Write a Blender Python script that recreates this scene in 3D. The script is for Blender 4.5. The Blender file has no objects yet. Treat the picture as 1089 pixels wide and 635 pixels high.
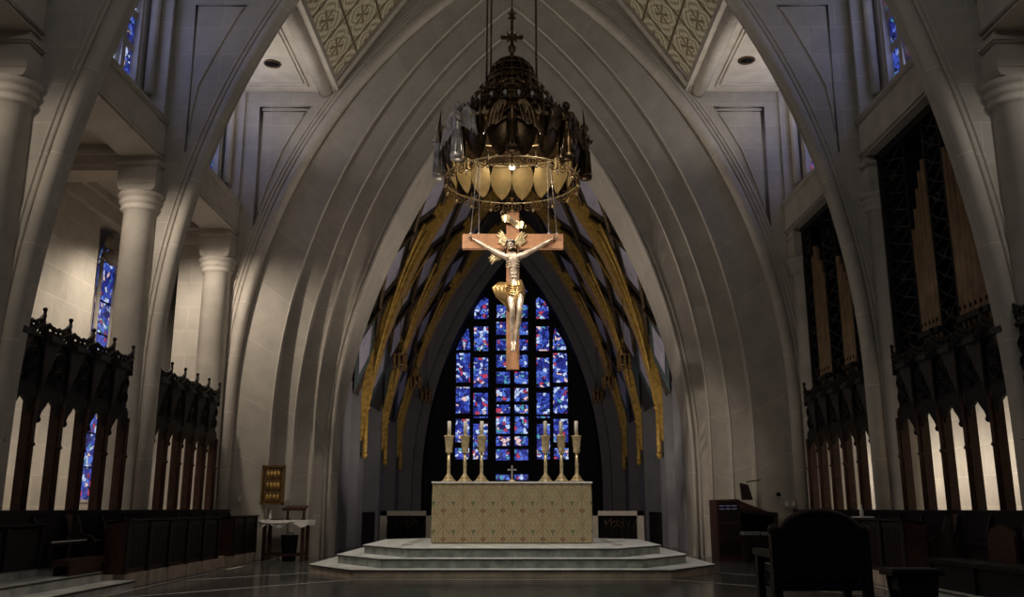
import bpy, bmesh, math, random
from mathutils import Vector, Matrix
random.seed(7)
PI = math.pi
col = bpy.context.scene.collection
sc = bpy.context.scene

# ---------------------------------------------------------------- materials
def newmat(name):
    m = bpy.data.materials.new(name); m.use_nodes = True
    nt = m.node_tree; b = nt.nodes['Principled BSDF']
    return m, nt, b
def N(nt, t, **k):
    n = nt.nodes.new(t)
    for a, v in k.items(): setattr(n, a, v)
    return n
def L(nt, a, b): nt.links.new(a, b)
def math_(nt, op, a, b=None, c=None):
    n = N(nt, 'ShaderNodeMath', operation=op)
    for i, v in enumerate((a, b, c)):
        if v is None: continue
        if isinstance(v, (int, float)): n.inputs[i].default_value = v
        else: L(nt, v, n.inputs[i])
    return n.outputs[0]
def ramp(nt, fac, stops, interp='LINEAR'):
    r = N(nt, 'ShaderNodeValToRGB'); r.color_ramp.interpolation = interp
    el = r.color_ramp.elements
    while len(el) > 1: el.remove(el[-1])
    el[0].position = stops[0][0]; el[0].color = (*stops[0][1], 1)
    for p, c in stops[1:]:
        e = el.new(p); e.color = (*c, 1)
    L(nt, fac, r.inputs[0]); return r.outputs[0]
def plain(name, c, rough=.5, metal=0., noise=.12, scale=6., bump=0., spec=.5):
    m, nt, b = newmat(name)
    tc = N(nt, 'ShaderNodeTexCoord'); no = N(nt, 'ShaderNodeTexNoise')
    no.inputs['Scale'].default_value = scale; no.inputs['Detail'].default_value = 5
    L(nt, tc.outputs['Object'], no.inputs['Vector'])
    lo = tuple(max(0, v*(1-noise*2)) for v in c); hi = tuple(min(1, v*(1+noise*2)) for v in c)
    L(nt, ramp(nt, no.outputs['Fac'], [(.3, lo), (.7, hi)]), b.inputs['Base Color'])
    b.inputs['Roughness'].default_value = rough; b.inputs['Metallic'].default_value = metal
    b.inputs['Specular IOR Level'].default_value = spec
    if bump:
        bp = N(nt, 'ShaderNodeBump'); bp.inputs['Strength'].default_value = bump
        L(nt, no.outputs['Fac'], bp.inputs['Height']); L(nt, bp.outputs[0], b.inputs['Normal'])
    return m
def stone(name, c, uv=False, bw=1.05, bh=.55, mortar=.010, mcol=None):
    m, nt, b = newmat(name)
    tc = N(nt, 'ShaderNodeTexCoord')
    if uv: vec = tc.outputs['UV']
    else:
        s = N(nt, 'ShaderNodeSeparateXYZ'); L(nt, tc.outputs['Object'], s.inputs[0])
        cb = N(nt, 'ShaderNodeCombineXYZ')
        L(nt, math_(nt, 'ADD', s.outputs[0], s.outputs[1]), cb.inputs[0]); L(nt, s.outputs[2], cb.inputs[1])
        vec = cb.outputs[0]
    br = N(nt, 'ShaderNodeTexBrick'); L(nt, vec, br.inputs['Vector'])
    br.inputs['Scale'].default_value = 1
    br.inputs['Brick Width'].default_value = bw; br.inputs['Row Height'].default_value = bh
    br.inputs['Mortar Size'].default_value = mortar; br.inputs['Mortar Smooth'].default_value = .3
    mc = mcol or tuple(min(1, v*1.22) for v in c)
    br.inputs['Color1'].default_value = (*[v*.95 for v in c], 1)
    br.inputs['Color2'].default_value = (*[v*1.06 for v in c], 1)
    br.inputs['Mortar'].default_value = (*mc, 1)
    no = N(nt, 'ShaderNodeTexNoise'); no.inputs['Scale'].default_value = 2.3; no.inputs['Detail'].default_value = 8
    no.inputs['Roughness'].default_value = .65
    L(nt, tc.outputs['Object'], no.inputs['Vector'])
    mx = N(nt, 'ShaderNodeMix', data_type='RGBA', blend_type='MULTIPLY'); mx.inputs[0].default_value = 1
    L(nt, br.outputs['Color'], mx.inputs[6])
    L(nt, ramp(nt, no.outputs['Fac'], [(.3, (.84, .84, .85)), (.7, (1.08, 1.07, 1.05))]), mx.inputs[7])
    L(nt, mx.outputs[2], b.inputs['Base Color'])
    b.inputs['Roughness'].default_value = .85; b.inputs['Specular IOR Level'].default_value = .2
    bp = N(nt, 'ShaderNodeBump'); bp.inputs['Strength'].default_value = .15; bp.inputs['Distance'].default_value = .02
    L(nt, no.outputs['Fac'], bp.inputs['Height']); L(nt, bp.outputs[0], b.inputs['Normal'])
    return m
SC = (.43, .40, .36)
M = {}
M['stone'] = stone('limestone ashlar', SC)
M['stone_arch'] = stone('limestone voussoirs', SC, uv=True, bw=1.25, bh=30, mortar=.010)
M['molding'] = stone('limestone moulding', (.47, .435, .39), uv=True, bw=1.25, bh=30, mortar=.012)
M['edge_stone'] = plain('arris painted lit', (.50, .46, .41), .8, noise=.04, spec=.2)  # paler than the wall stone: paints the lit line along the order edges
M['plain_stone'] = plain('smooth limestone', (.45, .415, .37), .8, noise=.06, scale=3, spec=.2)
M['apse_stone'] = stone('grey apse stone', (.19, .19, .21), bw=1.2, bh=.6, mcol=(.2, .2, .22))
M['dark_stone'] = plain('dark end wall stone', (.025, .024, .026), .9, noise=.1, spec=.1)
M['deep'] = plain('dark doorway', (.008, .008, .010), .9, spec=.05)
M['wood'] = plain('dark stained oak', (.020, .0115, .0095), .5, noise=.2, scale=12, spec=.25)
M['redwood'] = plain('red brown oak', (.050, .022, .015), .45, noise=.2, scale=12, spec=.3)
M['blackwood'] = plain('black stained wood', (.011, .009, .009), .5, noise=.15, scale=10, spec=.2)
M['greywood'] = plain('flat grey brown board', (.035, .030, .030), .6, noise=.1, spec=.3)
M['gold'] = plain('gilded rib', (.50, .31, .07), .55, .2, noise=.18, scale=8, bump=.1)
M['darkgold'] = plain('tarnished gilding', (.17, .10, .035), .5, .4, noise=.2, scale=10)
M['brass'] = plain('polished brass', (.68, .55, .32), .33, .5, noise=.1, scale=14)
M['bronze'] = plain('dark bronze', (.10, .065, .035), .35, .9, noise=.25, scale=20)
M['petal'] = plain('gilt petal', (.46, .35, .16), .42, .5, noise=.08, scale=5)
M['silver'] = plain('silvered bronze', (.60, .57, .54), .36, .5, noise=.15, scale=18)
M['flesh'] = plain('silver gilt figure', (.66, .54, .42), .34, .4, noise=.2, scale=9)
M['giltcloth'] = plain('gilded loincloth', (.55, .37, .15), .33, .8, noise=.2, scale=12, bump=.2)
M['crosswood'] = plain('waxed light brown oak', (.50, .25, .125), .45, noise=.1, scale=9)
M['linen'] = plain('white linen', (.72, .70, .66), .8, noise=.04)
M['wax'] = plain('ivory wax', (.75, .70, .60), .5, noise=.03)
M['pad'] = plain('grey seat pad', (.16, .18, .19), .7, noise=.1)
M['white'] = plain('white paper', (.70, .70, .70), .7, noise=.03)
M['switch'] = plain('pale switch plate', (.55, .50, .42), .5, noise=.03)
M['pipe'] = plain('aged pipe wood', (.20, .125, .062), .45, .25, noise=.15, scale=4)
M['lattice'] = plain('organ screen black wood', (.016, .013, .012), .5, noise=.2, scale=10, spec=.3)
M['vaultlilac'] = plain('lilac grey vault panel', (.46, .45, .58), .8, noise=.08, scale=3)
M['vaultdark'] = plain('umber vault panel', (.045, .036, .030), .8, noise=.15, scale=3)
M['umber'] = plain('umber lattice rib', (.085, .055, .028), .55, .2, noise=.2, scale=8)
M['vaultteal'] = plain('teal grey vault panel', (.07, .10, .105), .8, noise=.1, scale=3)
M['aislewall'] = stone('pale aisle stone', (.52, .485, .43))
M['tread'] = plain('pale step marble', (.66, .68, .65), .3, noise=.18, scale=4)
M['greenmarble'] = plain('green grey marble', (.29, .32, .28), .28, noise=.22, scale=6)
M['nosing'] = plain('dark step nosing', (.05, .048, .042), .4, noise=.2, scale=6)
M['tanmarble'] = plain('tan step riser', (.56, .47, .36), .4, noise=.12, scale=5)
M['whitemarble'] = plain('white inlay marble', (.62, .60, .55), .25, noise=.06, scale=5)

def floor_mat():
    m, nt, b = newmat('polished grey marble floor')
    tc = N(nt, 'ShaderNodeTexCoord')
    br = N(nt, 'ShaderNodeTexBrick'); L(nt, tc.outputs['Object'], br.inputs['Vector'])
    br.offset = 0; br.inputs['Scale'].default_value = 1
    br.inputs['Brick Width'].default_value = .9; br.inputs['Row Height'].default_value = .9
    br.inputs['Mortar Size'].default_value = .006
    br.inputs['Color1'].default_value = (.060, .064, .064, 1); br.inputs['Color2'].default_value = (.088, .092, .090, 1)
    br.inputs['Mortar'].default_value = (.03, .03, .03, 1)
    no = N(nt, 'ShaderNodeTexNoise'); no.inputs['Scale'].default_value = 3; no.inputs['Detail'].default_value = 9
    no.inputs['Distortion'].default_value = 1.5
    L(nt, tc.outputs['Object'], no.inputs['Vector'])
    mx = N(nt, 'ShaderNodeMix', data_type='RGBA', blend_type='MULTIPLY'); mx.inputs[0].default_value = 1
    L(nt, br.outputs['Color'], mx.inputs[6])
    L(nt, ramp(nt, no.outputs['Fac'], [(.35, (.6, .6, .6)), (.7, (1.5, 1.5, 1.45))]), mx.inputs[7])
    L(nt, mx.outputs[2], b.inputs['Base Color'])
    b.inputs['Roughness'].default_value = .16; b.inputs['Specular IOR Level'].default_value = .5
    return m
M['floor'] = floor_mat()

def glass_mat(name, strength, scale=9., blues=True):
    m, nt, b = newmat(name)
    tc = N(nt, 'ShaderNodeTexCoord')
    no = N(nt, 'ShaderNodeTexNoise'); no.inputs['Scale'].default_value = 5; L(nt, tc.outputs['Object'], no.inputs['Vector'])
    ad = N(nt, 'ShaderNodeMix', data_type='RGBA', blend_type='ADD'); ad.inputs[0].default_value = .25
    L(nt, tc.outputs['Object'], ad.inputs[6]); L(nt, no.outputs['Color'], ad.inputs[7])
    vo = N(nt, 'ShaderNodeTexVoronoi'); vo.inputs['Scale'].default_value = scale; L(nt, ad.outputs[2], vo.inputs['Vector'])
    ve = N(nt, 'ShaderNodeTexVoronoi', feature='DISTANCE_TO_EDGE'); ve.inputs['Scale'].default_value = scale
    L(nt, ad.outputs[2], ve.inputs['Vector'])
    s = N(nt, 'ShaderNodeSeparateColor'); L(nt, vo.outputs['Color'], s.inputs[0])
    c = ramp(nt, s.outputs[0], [(0, (.02, .03, .28)), (.20, (.04, .08, .50)), (.38, (.01, .015, .16)),
                                (.48, (.10, .20, .75)), (.62, (.55, .68, 1.0)), (.76, (.50, .05, .12)),
                                (.82, (.06, .10, .6)), (.91, (.85, .60, .62)), (.96, (.08, .35, .5))], 'CONSTANT')
    lead = math_(nt, 'GREATER_THAN', ve.outputs['Distance'], .055)
    mx = N(nt, 'ShaderNodeMix', data_type='RGBA', blend_type='MULTIPLY'); mx.inputs[0].default_value = 1
    L(nt, c, mx.inputs[6]); L(nt, lead, mx.inputs[7])
    L(nt, mx.outputs[2], b.inputs['Emission Color']); b.inputs['Emission Strength'].default_value = strength
    b.inputs['Base Color'].default_value = (.02, .02, .03, 1); b.inputs['Roughness'].default_value = .3
    return m
M['glass'] = glass_mat('stained glass', .95, 7)
M['glass_aisle'] = glass_mat('aisle stained glass', .8, 8)
def emis(name, c, s):
    m, nt, b = newmat(name)
    b.inputs['Base Color'].default_value = (*c, 1)
    b.inputs['Emission Color'].default_value = (*c, 1); b.inputs['Emission Strength'].default_value = s
    return m
M['bulb'] = emis('warm lamp bulb', (1, .82, .6), 5)
M['screenglow'] = emis('lit display strip', (.35, .38, .7), .12)

def brocade():
    m, nt, b = newmat('green gold brocade')
    tc = N(nt, 'ShaderNodeTexCoord'); s = N(nt, 'ShaderNodeSeparateXYZ'); L(nt, tc.outputs['Object'], s.inputs[0])
    # folded pattern coordinates: mirrored repeat .36 wide, .46 tall
    def tri(v, p):
        f = math_(nt, 'FRACT', math_(nt, 'DIVIDE', v, p)); return math_(nt, 'ABSOLUTE', math_(nt, 'SUBTRACT', f, .5))
    u = tri(math_(nt, 'ADD', math_(nt, 'ADD', s.outputs[0], .365*60.5), s.outputs[1]), .365); fv = math_(nt, 'FRACT', math_(nt, 'DIVIDE', math_(nt, 'ADD', s.outputs[2], .51*20-.08), .51))
    v = math_(nt, 'ABSOLUTE', math_(nt, 'SUBTRACT', fv, .5))
    cb = N(nt, 'ShaderNodeCombineXYZ'); L(nt, math_(nt, 'MULTIPLY', u, .365), cb.inputs[0]); L(nt, math_(nt, 'MULTIPLY', fv, .51), cb.inputs[1])
    n1 = N(nt, 'ShaderNodeTexNoise'); n1.inputs['Scale'].default_value = 20; n1.inputs['Detail'].default_value = 1; n1.inputs['Distortion'].default_value = 2.2
    L(nt, cb.outputs[0], n1.inputs['Vector'])
    n2 = N(nt, 'ShaderNodeTexNoise'); n2.inputs['Scale'].default_value = 44; n2.inputs['Detail'].default_value = 1; n2.inputs['Distortion'].default_value = 1.0
    L(nt, cb.outputs[0], n2.inputs['Vector'])
    vine = math_(nt, 'LESS_THAN', math_(nt, 'ABSOLUTE', math_(nt, 'SUBTRACT', n1.outputs['Fac'], .5)), .032)
    vine2 = math_(nt, 'LESS_THAN', math_(nt, 'ABSOLUTE', math_(nt, 'SUBTRACT', n2.outputs['Fac'], .5)), .03)
    leaf = math_(nt, 'GREATER_THAN', n1.outputs['Fac'], .57)
    def disc(cu, cv, ru, rv):
        a = math_(nt, 'DIVIDE', math_(nt, 'SUBTRACT', u, cu), ru); c_ = math_(nt, 'DIVIDE', math_(nt, 'SUBTRACT', fv, cv), rv)
        return math_(nt, 'LESS_THAN', math_(nt, 'ADD', math_(nt, 'ABSOLUTE', a), math_(nt, 'MULTIPLY', c_, c_)), 1)
    red = math_(nt, 'LESS_THAN', math_(nt, 'ADD', math_(nt, 'DIVIDE', math_(nt, 'SUBTRACT', .5, u), .16), math_(nt, 'POWER', math_(nt, 'DIVIDE', math_(nt, 'SUBTRACT', .5, v), .10), 2)), 1)
    grn = disc(0, .28, .11, .05); stem = disc(0, .20, .04, .09)
    og = math_(nt, 'ABSOLUTE', math_(nt, 'SUBTRACT', u, math_(nt, 'ADD', .25, math_(nt, 'MULTIPLY', -.19, math_(nt, 'COSINE', math_(nt, 'MULTIPLY', fv, 2*PI))))))
    ogee = math_(nt, 'LESS_THAN', og, .022)
    seam = math_(nt, 'GREATER_THAN', u, .482)
    def mixc(f, a, c_):
        mx = N(nt, 'ShaderNodeMix', data_type='RGBA'); L(nt, f, mx.inputs[0])
        for i, x in ((6, a), (7, c_)):
            if isinstance(x, tuple): mx.inputs[i].default_value = (*x, 1)
            else: L(nt, x, mx.inputs[i])
        return mx.outputs[2]
    c = mixc(leaf, (.40, .345, .195), (.32, .285, .155)); c = mixc(vine2, c, (.30, .235, .13))
    c = mixc(ogee, c, (.25, .165, .09)); c = mixc(vine, c, (.25, .15, .085))
    c = mixc(red, c, (.235, .125, .07)); c = mixc(grn, c, (.12, .14, .07)); c = mixc(stem, c, (.14, .16, .08)); c = mixc(seam, c, (.20, .15, .09))
    L(nt, c, b.inputs['Base Color']); b.inputs['Roughness'].default_value = .65
    return m
M['brocade'] = brocade()

def vault_mat():
    m, nt, b = newmat('painted ornament ceiling')
    tc = N(nt, 'ShaderNodeTexCoord'); s = N(nt, 'ShaderNodeSeparateXYZ'); L(nt, tc.outputs['UV'], s.inputs[0])
    U = s.outputs[0]; V = s.outputs[1]
    p = U; q = V
    fp = math_(nt, 'SUBTRACT', math_(nt, 'FRACT', p), .5); fq = math_(nt, 'SUBTRACT', math_(nt, 'FRACT', q), .5)
    e = math_(nt, 'MAXIMUM', math_(nt, 'ABSOLUTE', fp), math_(nt, 'ABSOLUTE', fq))
    x = math_(nt, 'ADD', fp, fq); y = math_(nt, 'SUBTRACT', fp, fq)
    r = math_(nt, 'SQRT', math_(nt, 'ADD', math_(nt, 'MULTIPLY', x, x), math_(nt, 'MULTIPLY', y, y)))
    th = math_(nt, 'ARCTAN2', y, x)
    pet = math_(nt, 'ADD', .17, math_(nt, 'MULTIPLY', .13, math_(nt, 'COSINE', math_(nt, 'MULTIPLY', th, 6))))
    star = math_(nt, 'LESS_THAN', math_(nt, 'MULTIPLY', r, .75), pet)
    rings = math_(nt, 'SINE', math_(nt, 'ADD', math_(nt, 'MULTIPLY', e, 44), math_(nt, 'MULTIPLY', 1.8, math_(nt, 'COSINE', math_(nt, 'MULTIPLY', th, 8)))))
    orn = math_(nt, 'MULTIPLY', math_(nt, 'GREATER_THAN', rings, .25), math_(nt, 'GREATER_THAN', r, .26))
    def mixc(f, a, c_):
        mx = N(nt, 'ShaderNodeMix', data_type='RGBA'); L(nt, f, mx.inputs[0])
        for i, xx in ((6, a), (7, c_)):
            if isinstance(xx, tuple): mx.inputs[i].default_value = (*xx, 1)
            else: L(nt, xx, mx.inputs[i])
        return mx.outputs[2]
    c = mixc(orn, (.62, .58, .45), (.36, .32, .21)); c = mixc(star, c, (.22, .18, .11))
    line = math_(nt, 'GREATER_THAN', e, .468)
    c = mixc(line, c, (.11, .085, .045))
    L(nt, c, b.inputs['Base Color']); b.inputs['Roughness'].default_value = .7
    return m
M['vault'] = vault_mat()

# ---------------------------------------------------------------- mesh builder
class MB:
    def __init__(s): s.v = []; s.f = []; s.mi = []; s.uv = []; s.sm = []; s.mats = []
    def mat(s, m):
        m = M[m] if isinstance(m, str) else m
        if m not in s.mats: s.mats.append(m)
        return s.mats.index(m)
    def add(s, vs, fs, m, uvs=None, smooth=False):
        o = len(s.v); s.v += [tuple(p) for p in vs]; k = s.mat(m)
        for f in fs:
            s.f.append([o+i for i in f]); s.mi.append(k); s.sm.append(smooth)
            s.uv.append([uvs[i] for i in f] if uvs else [(0, 0)]*len(f))
        return s
    def box(s, a, b, m):
        x0, y0, z0 = a; x1, y1, z1 = b
        x0, x1 = sorted((x0, x1)); y0, y1 = sorted((y0, y1)); z0, z1 = sorted((z0, z1))
        v = [(x0,y0,z0),(x1,y0,z0),(x1,y1,z0),(x0,y1,z0),(x0,y0,z1),(x1,y0,z1),(x1,y1,z1),(x0,y1,z1)]
        return s.add(v, [(0,3,2,1),(4,5,6,7),(0,1,5,4),(1,2,6,5),(2,3,7,6),(3,0,4,7)], m)
    def prism(s, poly, axis, a, b, m):
        """extrude a 2D polygon along axis ('x': poly=(y,z), 'y': poly=(x,z), 'z': poly=(x,y))"""
        def P(p, t): return (t, p[0], p[1]) if axis == 'x' else ((p[0], t, p[1]) if axis == 'y' else (p[0], p[1], t))
        n = len(poly); v = [P(p, a) for p in poly]+[P(p, b) for p in poly]
        f = [tuple(range(n)), tuple(range(2*n-1, n-1, -1))]+[(i, i+n, (i+1) % n+n, (i+1) % n) for i in range(n)]
        return s.add(v, f, m)
    def tube(s, pts, r, m, k=8, closed=False, cap=True):
        pts = [Vector(p) for p in pts]; n = len(pts)
        if not isinstance(r, (list, tuple)): r = [r]*n
        T = []
        for i in range(n):
            if closed: t = pts[(i+1) % n]-pts[i-1]
            else: t = pts[min(i+1, n-1)]-pts[max(i-1, 0)]
            T.append(t.normalized() if t.length > 1e-9 else Vector((0, 0, 1)))
        up = Vector((0, 0, 1)) if abs(T[0].z) < .9 else Vector((1, 0, 0))
        nrm = (up - T[0]*up.dot(T[0])).normalized(); vs = []; uvs = []; l = 0
        for i in range(n):
            nrm = nrm - T[i]*nrm.dot(T[i])
            nrm = nrm.normalized() if nrm.length > 1e-6 else T[i].orthogonal().normalized()
            bn = T[i].cross(nrm)
            if i: l += (pts[i]-pts[i-1]).length
            for j in range(k):
                a = 2*PI*j/k
                vs.append(pts[i]+(nrm*math.cos(a)+bn*math.sin(a))*r[i]); uvs.append((l, .5))
        f = []
        for i in range(n if closed else n-1):
            for j in range(k):
                a = i*k+j; b = i*k+(j+1) % k; i2 = (i+1) % n
                f.append((a, b, i2*k+(j+1) % k, i2*k+j))
        if cap and not closed: f += [tuple(range(k-1, -1, -1)), tuple((n-1)*k+j for j in range(k))]
        return s.add(vs, f, m, uvs, True)
    def lathe(s, prof, c, m, k=20, tilt=None, smooth=True):
        cx, cy, cz = c; vs = []; n = len(prof)
        for r, z in prof:
            for j in range(k):
                a = 2*PI*j/k; vs.append((cx+r*math.cos(a), cy+r*math.sin(a), cz+z))
        f = [(i*k+j, i*k+(j+1) % k, (i+1)*k+(j+1) % k, (i+1)*k+j) for i in range(n-1) for j in range(k)]
        f += [tuple(range(k-1, -1, -1)), tuple((n-1)*k+j for j in range(k))]
        return s.add(vs, f, m, None, smooth)
    def ball(s, c, r, m, k=12, sc_=(1, 1, 1)):
        prof = []; h = k//2; vs = []
        for i in range(h+1):
            a = PI*i/h
            for j in range(k):
                b = 2*PI*j/k
                vs.append((c[0]+r*sc_[0]*math.sin(a)*math.cos(b), c[1]+r*sc_[1]*math.sin(a)*math.sin(b), c[2]-r*sc_[2]*math.cos(a)))
        f = [(i*k+j, i*k+(j+1) % k, (i+1)*k+(j+1) % k, (i+1)*k+j) for i in range(h) for j in range(k)]
        return s.add(vs, f, m, None, True)
    def xf(s, mat, start=0):
        for i in range(start, len(s.v)): s.v[i] = tuple(mat @ Vector(s.v[i]))
        return s
    def build(s, name, parent=None, loc=None):
        me = bpy.data.meshes.new(name); me.from_pydata(s.v, [], s.f)
        for m in s.mats: me.materials.append(m)
        me.polygons.foreach_set('material_index', s.mi)
        me.polygons.foreach_set('use_smooth', s.sm)
        uvl = me.uv_layers.new(name='UVMap'); i = 0
        flat = [c for f in s.uv for p in f for c in p]
        uvl.data.foreach_set('uv', flat); me.update()
        bm = bmesh.new(); bm.from_mesh(me); bmesh.ops.remove_doubles(bm, verts=bm.verts, dist=1e-5) if len(s.v) < 4000 and any(s.sm) is False else None
        bmesh.ops.recalc_face_normals(bm, faces=bm.faces); bm.to_mesh(me); bm.free()
        o = bpy.data.objects.new(name, me); col.objects.link(o)
        if parent:
            o.parent = parent; o.location = Vector((0, 0, 0))
            if loc is None: o.matrix_parent_inverse = Matrix.Identity(4)
        if loc: o.location = loc
        return o
def tag(o, label=None, cat=None, group=None, kind=None):
    for k, v in (('label', label), ('category', cat), ('group', group), ('kind', kind)):
        if v: o[k] = v
    return o
def empty(name, loc, label, cat, group=None, rz=0):
    o = bpy.data.objects.new(name, None); col.objects.link(o); o.location = loc; o.rotation_euler = (0, 0, rz)
    o.empty_display_size = .1
    return tag(o, label, cat, group)
def copy_tree(o, parent=None):
    c = o.copy(); col.objects.link(c)
    if parent: c.parent = parent
    for ch in [x for x in bpy.data.objects if x.parent == o]: copy_tree(ch, c)
    return c
def struct(o): o['kind'] = 'structure'; return o
def local(mb, origin):
    ox, oy, oz = origin; mb.v = [(x-ox, y-oy, z-oz) for x, y, z in mb.v]; return mb

# ---------------------------------------------------------------- arches
class Arc:
    def __init__(s, cx, cz, R, Y): s.cx, s.cz, s.R, s.Y = cx, cz, R, Y
    def pts(s, off=0., n=40, z0=0.):
        """right half (x>0), floor to apex, offset outward by off"""
        R = s.R+off; p = []
        if z0 < s.cz: p.append((s.cx+R, z0)); a0 = 0
        else: a0 = math.asin((z0-s.cz)/R)
        a1 = math.acos(-s.cx/R)
        for i in range(n+1):
            a = a0+(a1-a0)*i/n; p.append((s.cx+R*math.cos(a), s.cz+R*math.sin(a)))
        return p
    def full(s, off=0., n=40, z0=0.):
        p = s.pts(off, n, z0); return [(-x, z) for x, z in p]+[(x, z) for x, z in reversed(p[:-1])]
A1 = Arc(-12.5, 1.85, 18.75, 11.2)
A2 = Arc(-8.4, 3.15, 14.52, 15.5)
A3 = Arc(-6.9, 3.22, 13.05, 19.9)
B1 = Arc(-9.17, 2.72, 14.5, 20.05)
def shift(cx, cz, R, y0, y1):
    k = y1/y0; return Arc(cx*k, 1.07+(cz-1.07)*k, R*k, y1)
B2 = shift(-9.68, 2.57, 14.68, 20.8, 20.42)
B3 = shift(-9.23, 2.89, 13.89, 21.4, 20.79)
B4 = shift(-11.18, 2.05, 15.67, 22.6, 21.16)
def ribbon(mb, pa, pb, ya, yb, m):
    """strip between two polylines (x,z) in planes ya and yb; uv u=length"""
    n = len(pa); vs = []; uvs = []; l = 0
    for i in range(n):
        if i: l += math.hypot(pa[i][0]-pa[i-1][0], pa[i][1]-pa[i-1][1])
        vs += [(pa[i][0], ya, pa[i][1]), (pb[i][0], yb, pb[i][1])]; uvs += [(l, 0), (l, .4)]
    mb.add(vs, [(2*i, 2*i+1, 2*i+3, 2*i+2) for i in range(n-1)], m, uvs)
def half(arc, off=0., s=1, n=40, z0=0.): return [(s*x, z) for x, z in arc.pts(off, n, z0)]

def fin_arch(name, A, y0, y1, xo, ztop):
    mb = MB()
    for s in (-1, 1):
        h = half(A, 0, s); poly = h+[(0, ztop), (s*xo, ztop), (s*xo, 0)]
        mb.prism(poly, 'y', y0+.12, y1, 'stone')
    o = struct(mb.build(name))
    mo = MB()
    for s in (-1, 1):
        mo.tube([(x, y0+.14, z) for x, z in half(A, .085, s)], .11, 'molding', 12)
        mo.tube([(x, y0+.12, z) for x, z in half(A, .235, s)], .032, 'molding', 6)
        mo.tube([(x, y0+.12, z) for x, z in half(A, .315, s)], .026, 'molding', 6)
    mo.build('roll_moulding', o)
    return o
fin_arch('wall_front_arch', A1, 11.0, 11.36, 6.62, 17)
fin_arch('wall_middle_arch', A2, 15.3, 15.60, 6.62, 17)

# chancel arch: outer fin and three stepped orders
mb = MB()
for s in (-1, 1):
    mb.prism(half(A3, 0, s)+[(0, 17), (s*7.6, 17), (s*7.6, 0)], 'y', 19.9, 20.7, 'stone')
ch = struct(mb.build('wall_chancel_arch'))
mb = MB()
for s in (-1, 1):
    mb.tube([(x, 19.95, z) for x, z in half(A3, .10, s)], .13, 'molding', 10)
    for o_ in (.27, .36, .44): mb.tube([(x, 19.9, z) for x, z in half(A3, o_, s)], .028, 'molding', 6)
mb.build('roll_moulding', ch)
def depth(z): return .12+.26*(1-min(1, max(0, (z-2.5)/5.0)))
def place(p, yf, k):
    """a point fitted in plane yf moved to the plane of order k, whose depth shrinks upwards"""
    y = 20.05+k*depth(p[1]) if k >= 0 else 20.0
    q = y/yf; return (p[0]*q, y, 1.07+(p[1]-1.07)*q)
FIT = [(A3, 19.9), (B1, 20.05), (B2, 20.42), (B3, 20.79), (B4, 21.16)]
def ribbon3(mb, pa, pb, m):
    vs = []; uvs = []; l = 0
    for i in range(len(pa)):
        if i: l += (Vector(pa[i])-Vector(pa[i-1])).length
        vs += [pa[i], pb[i]]; uvs += [(l, 0), (l, .4)]
    mb.add(vs, [(2*i, 2*i+1, 2*i+3, 2*i+2) for i in range(len(pa)-1)], m, uvs)
for k in range(4):
    mb = MB(); arc, yf = FIT[k+1]; out, yo = FIT[k]
    for s in (-1, 1):
        pin = [place(p, yf, k) for p in half(arc, 0, s)]
        pout = [place(p, yo, k) for p in half(out, .14, s)]
        pdeep = [(p[0], 20.05+(k+1)*depth(p[2]) if k < 3 else 22.3, p[2]) for p in pin]
        ribbon3(mb, pin, pout, 'stone_arch'); ribbon3(mb, pin, pdeep, 'stone_arch')
        if k < 3: mb.tube([(x, y+.004, z) for x, y, z in pin], .022, 'edge_stone', 6)
        else:
            mb.tube(pin, .05, 'molding', 8); mb.tube([(x*1.03, y, z+.03) for x, y, z in pin], .03, 'molding', 6)
            ribbon3(mb, pdeep, [(x+(3.5 if x > 0 else -3.5), y, z+1) for x, y, z in pdeep], 'stone_arch')
    mb.build('arch_order', ch)

# recessed trapezoid panels on the arch wall above the aisles
mb = MB()
for s in (-1, 1):
    pts = [(5.97, 10.35), (4.80, 10.35), (5.05, 9.98), (5.24, 9.62), (5.41, 9.27), (5.55, 8.86), (5.69, 8.45), (5.83, 7.95), (5.95, 7.42)]
    P = [(s*x, z) for x, z in pts]
    loop = [(x, 19.885, z) for x, z in P]
    mb.tube(loop, .03, 'molding', 6, closed=True)
    cx = sum(p[0] for p in P)/len(P); cz = sum(p[1] for p in P)/len(P)
    loop2 = [(cx+(x-cx)*.9, 19.885, cz+(z-cz)*.92) for x, z in P]
    mb.tube(loop2, .018, 'molding', 6, closed=True)
mb.build('panel_moulding', ch)
mb = MB(); fin2 = bpy.data.objects['wall_middle_arch']
for s in (-1, 1):
    pts = [(5.97, 10.35), (5.03, 10.35)]+[(A2.cx+math.sqrt((A2.R+.75)**2-(z-A2.cz)**2), z) for z in (10.1, 9.7, 9.2, 8.7, 8.2, 7.7)]
    pts = [(min(x, 5.9), z) for x, z in pts]; pts[0] = (5.97, 10.35); pts[-1] = (5.95, 7.4)
    mb.tube([(s*x, 15.41, z) for x, z in pts], .022, 'molding', 6, closed=True)
mb.build('panel_moulding', fin2)

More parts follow.
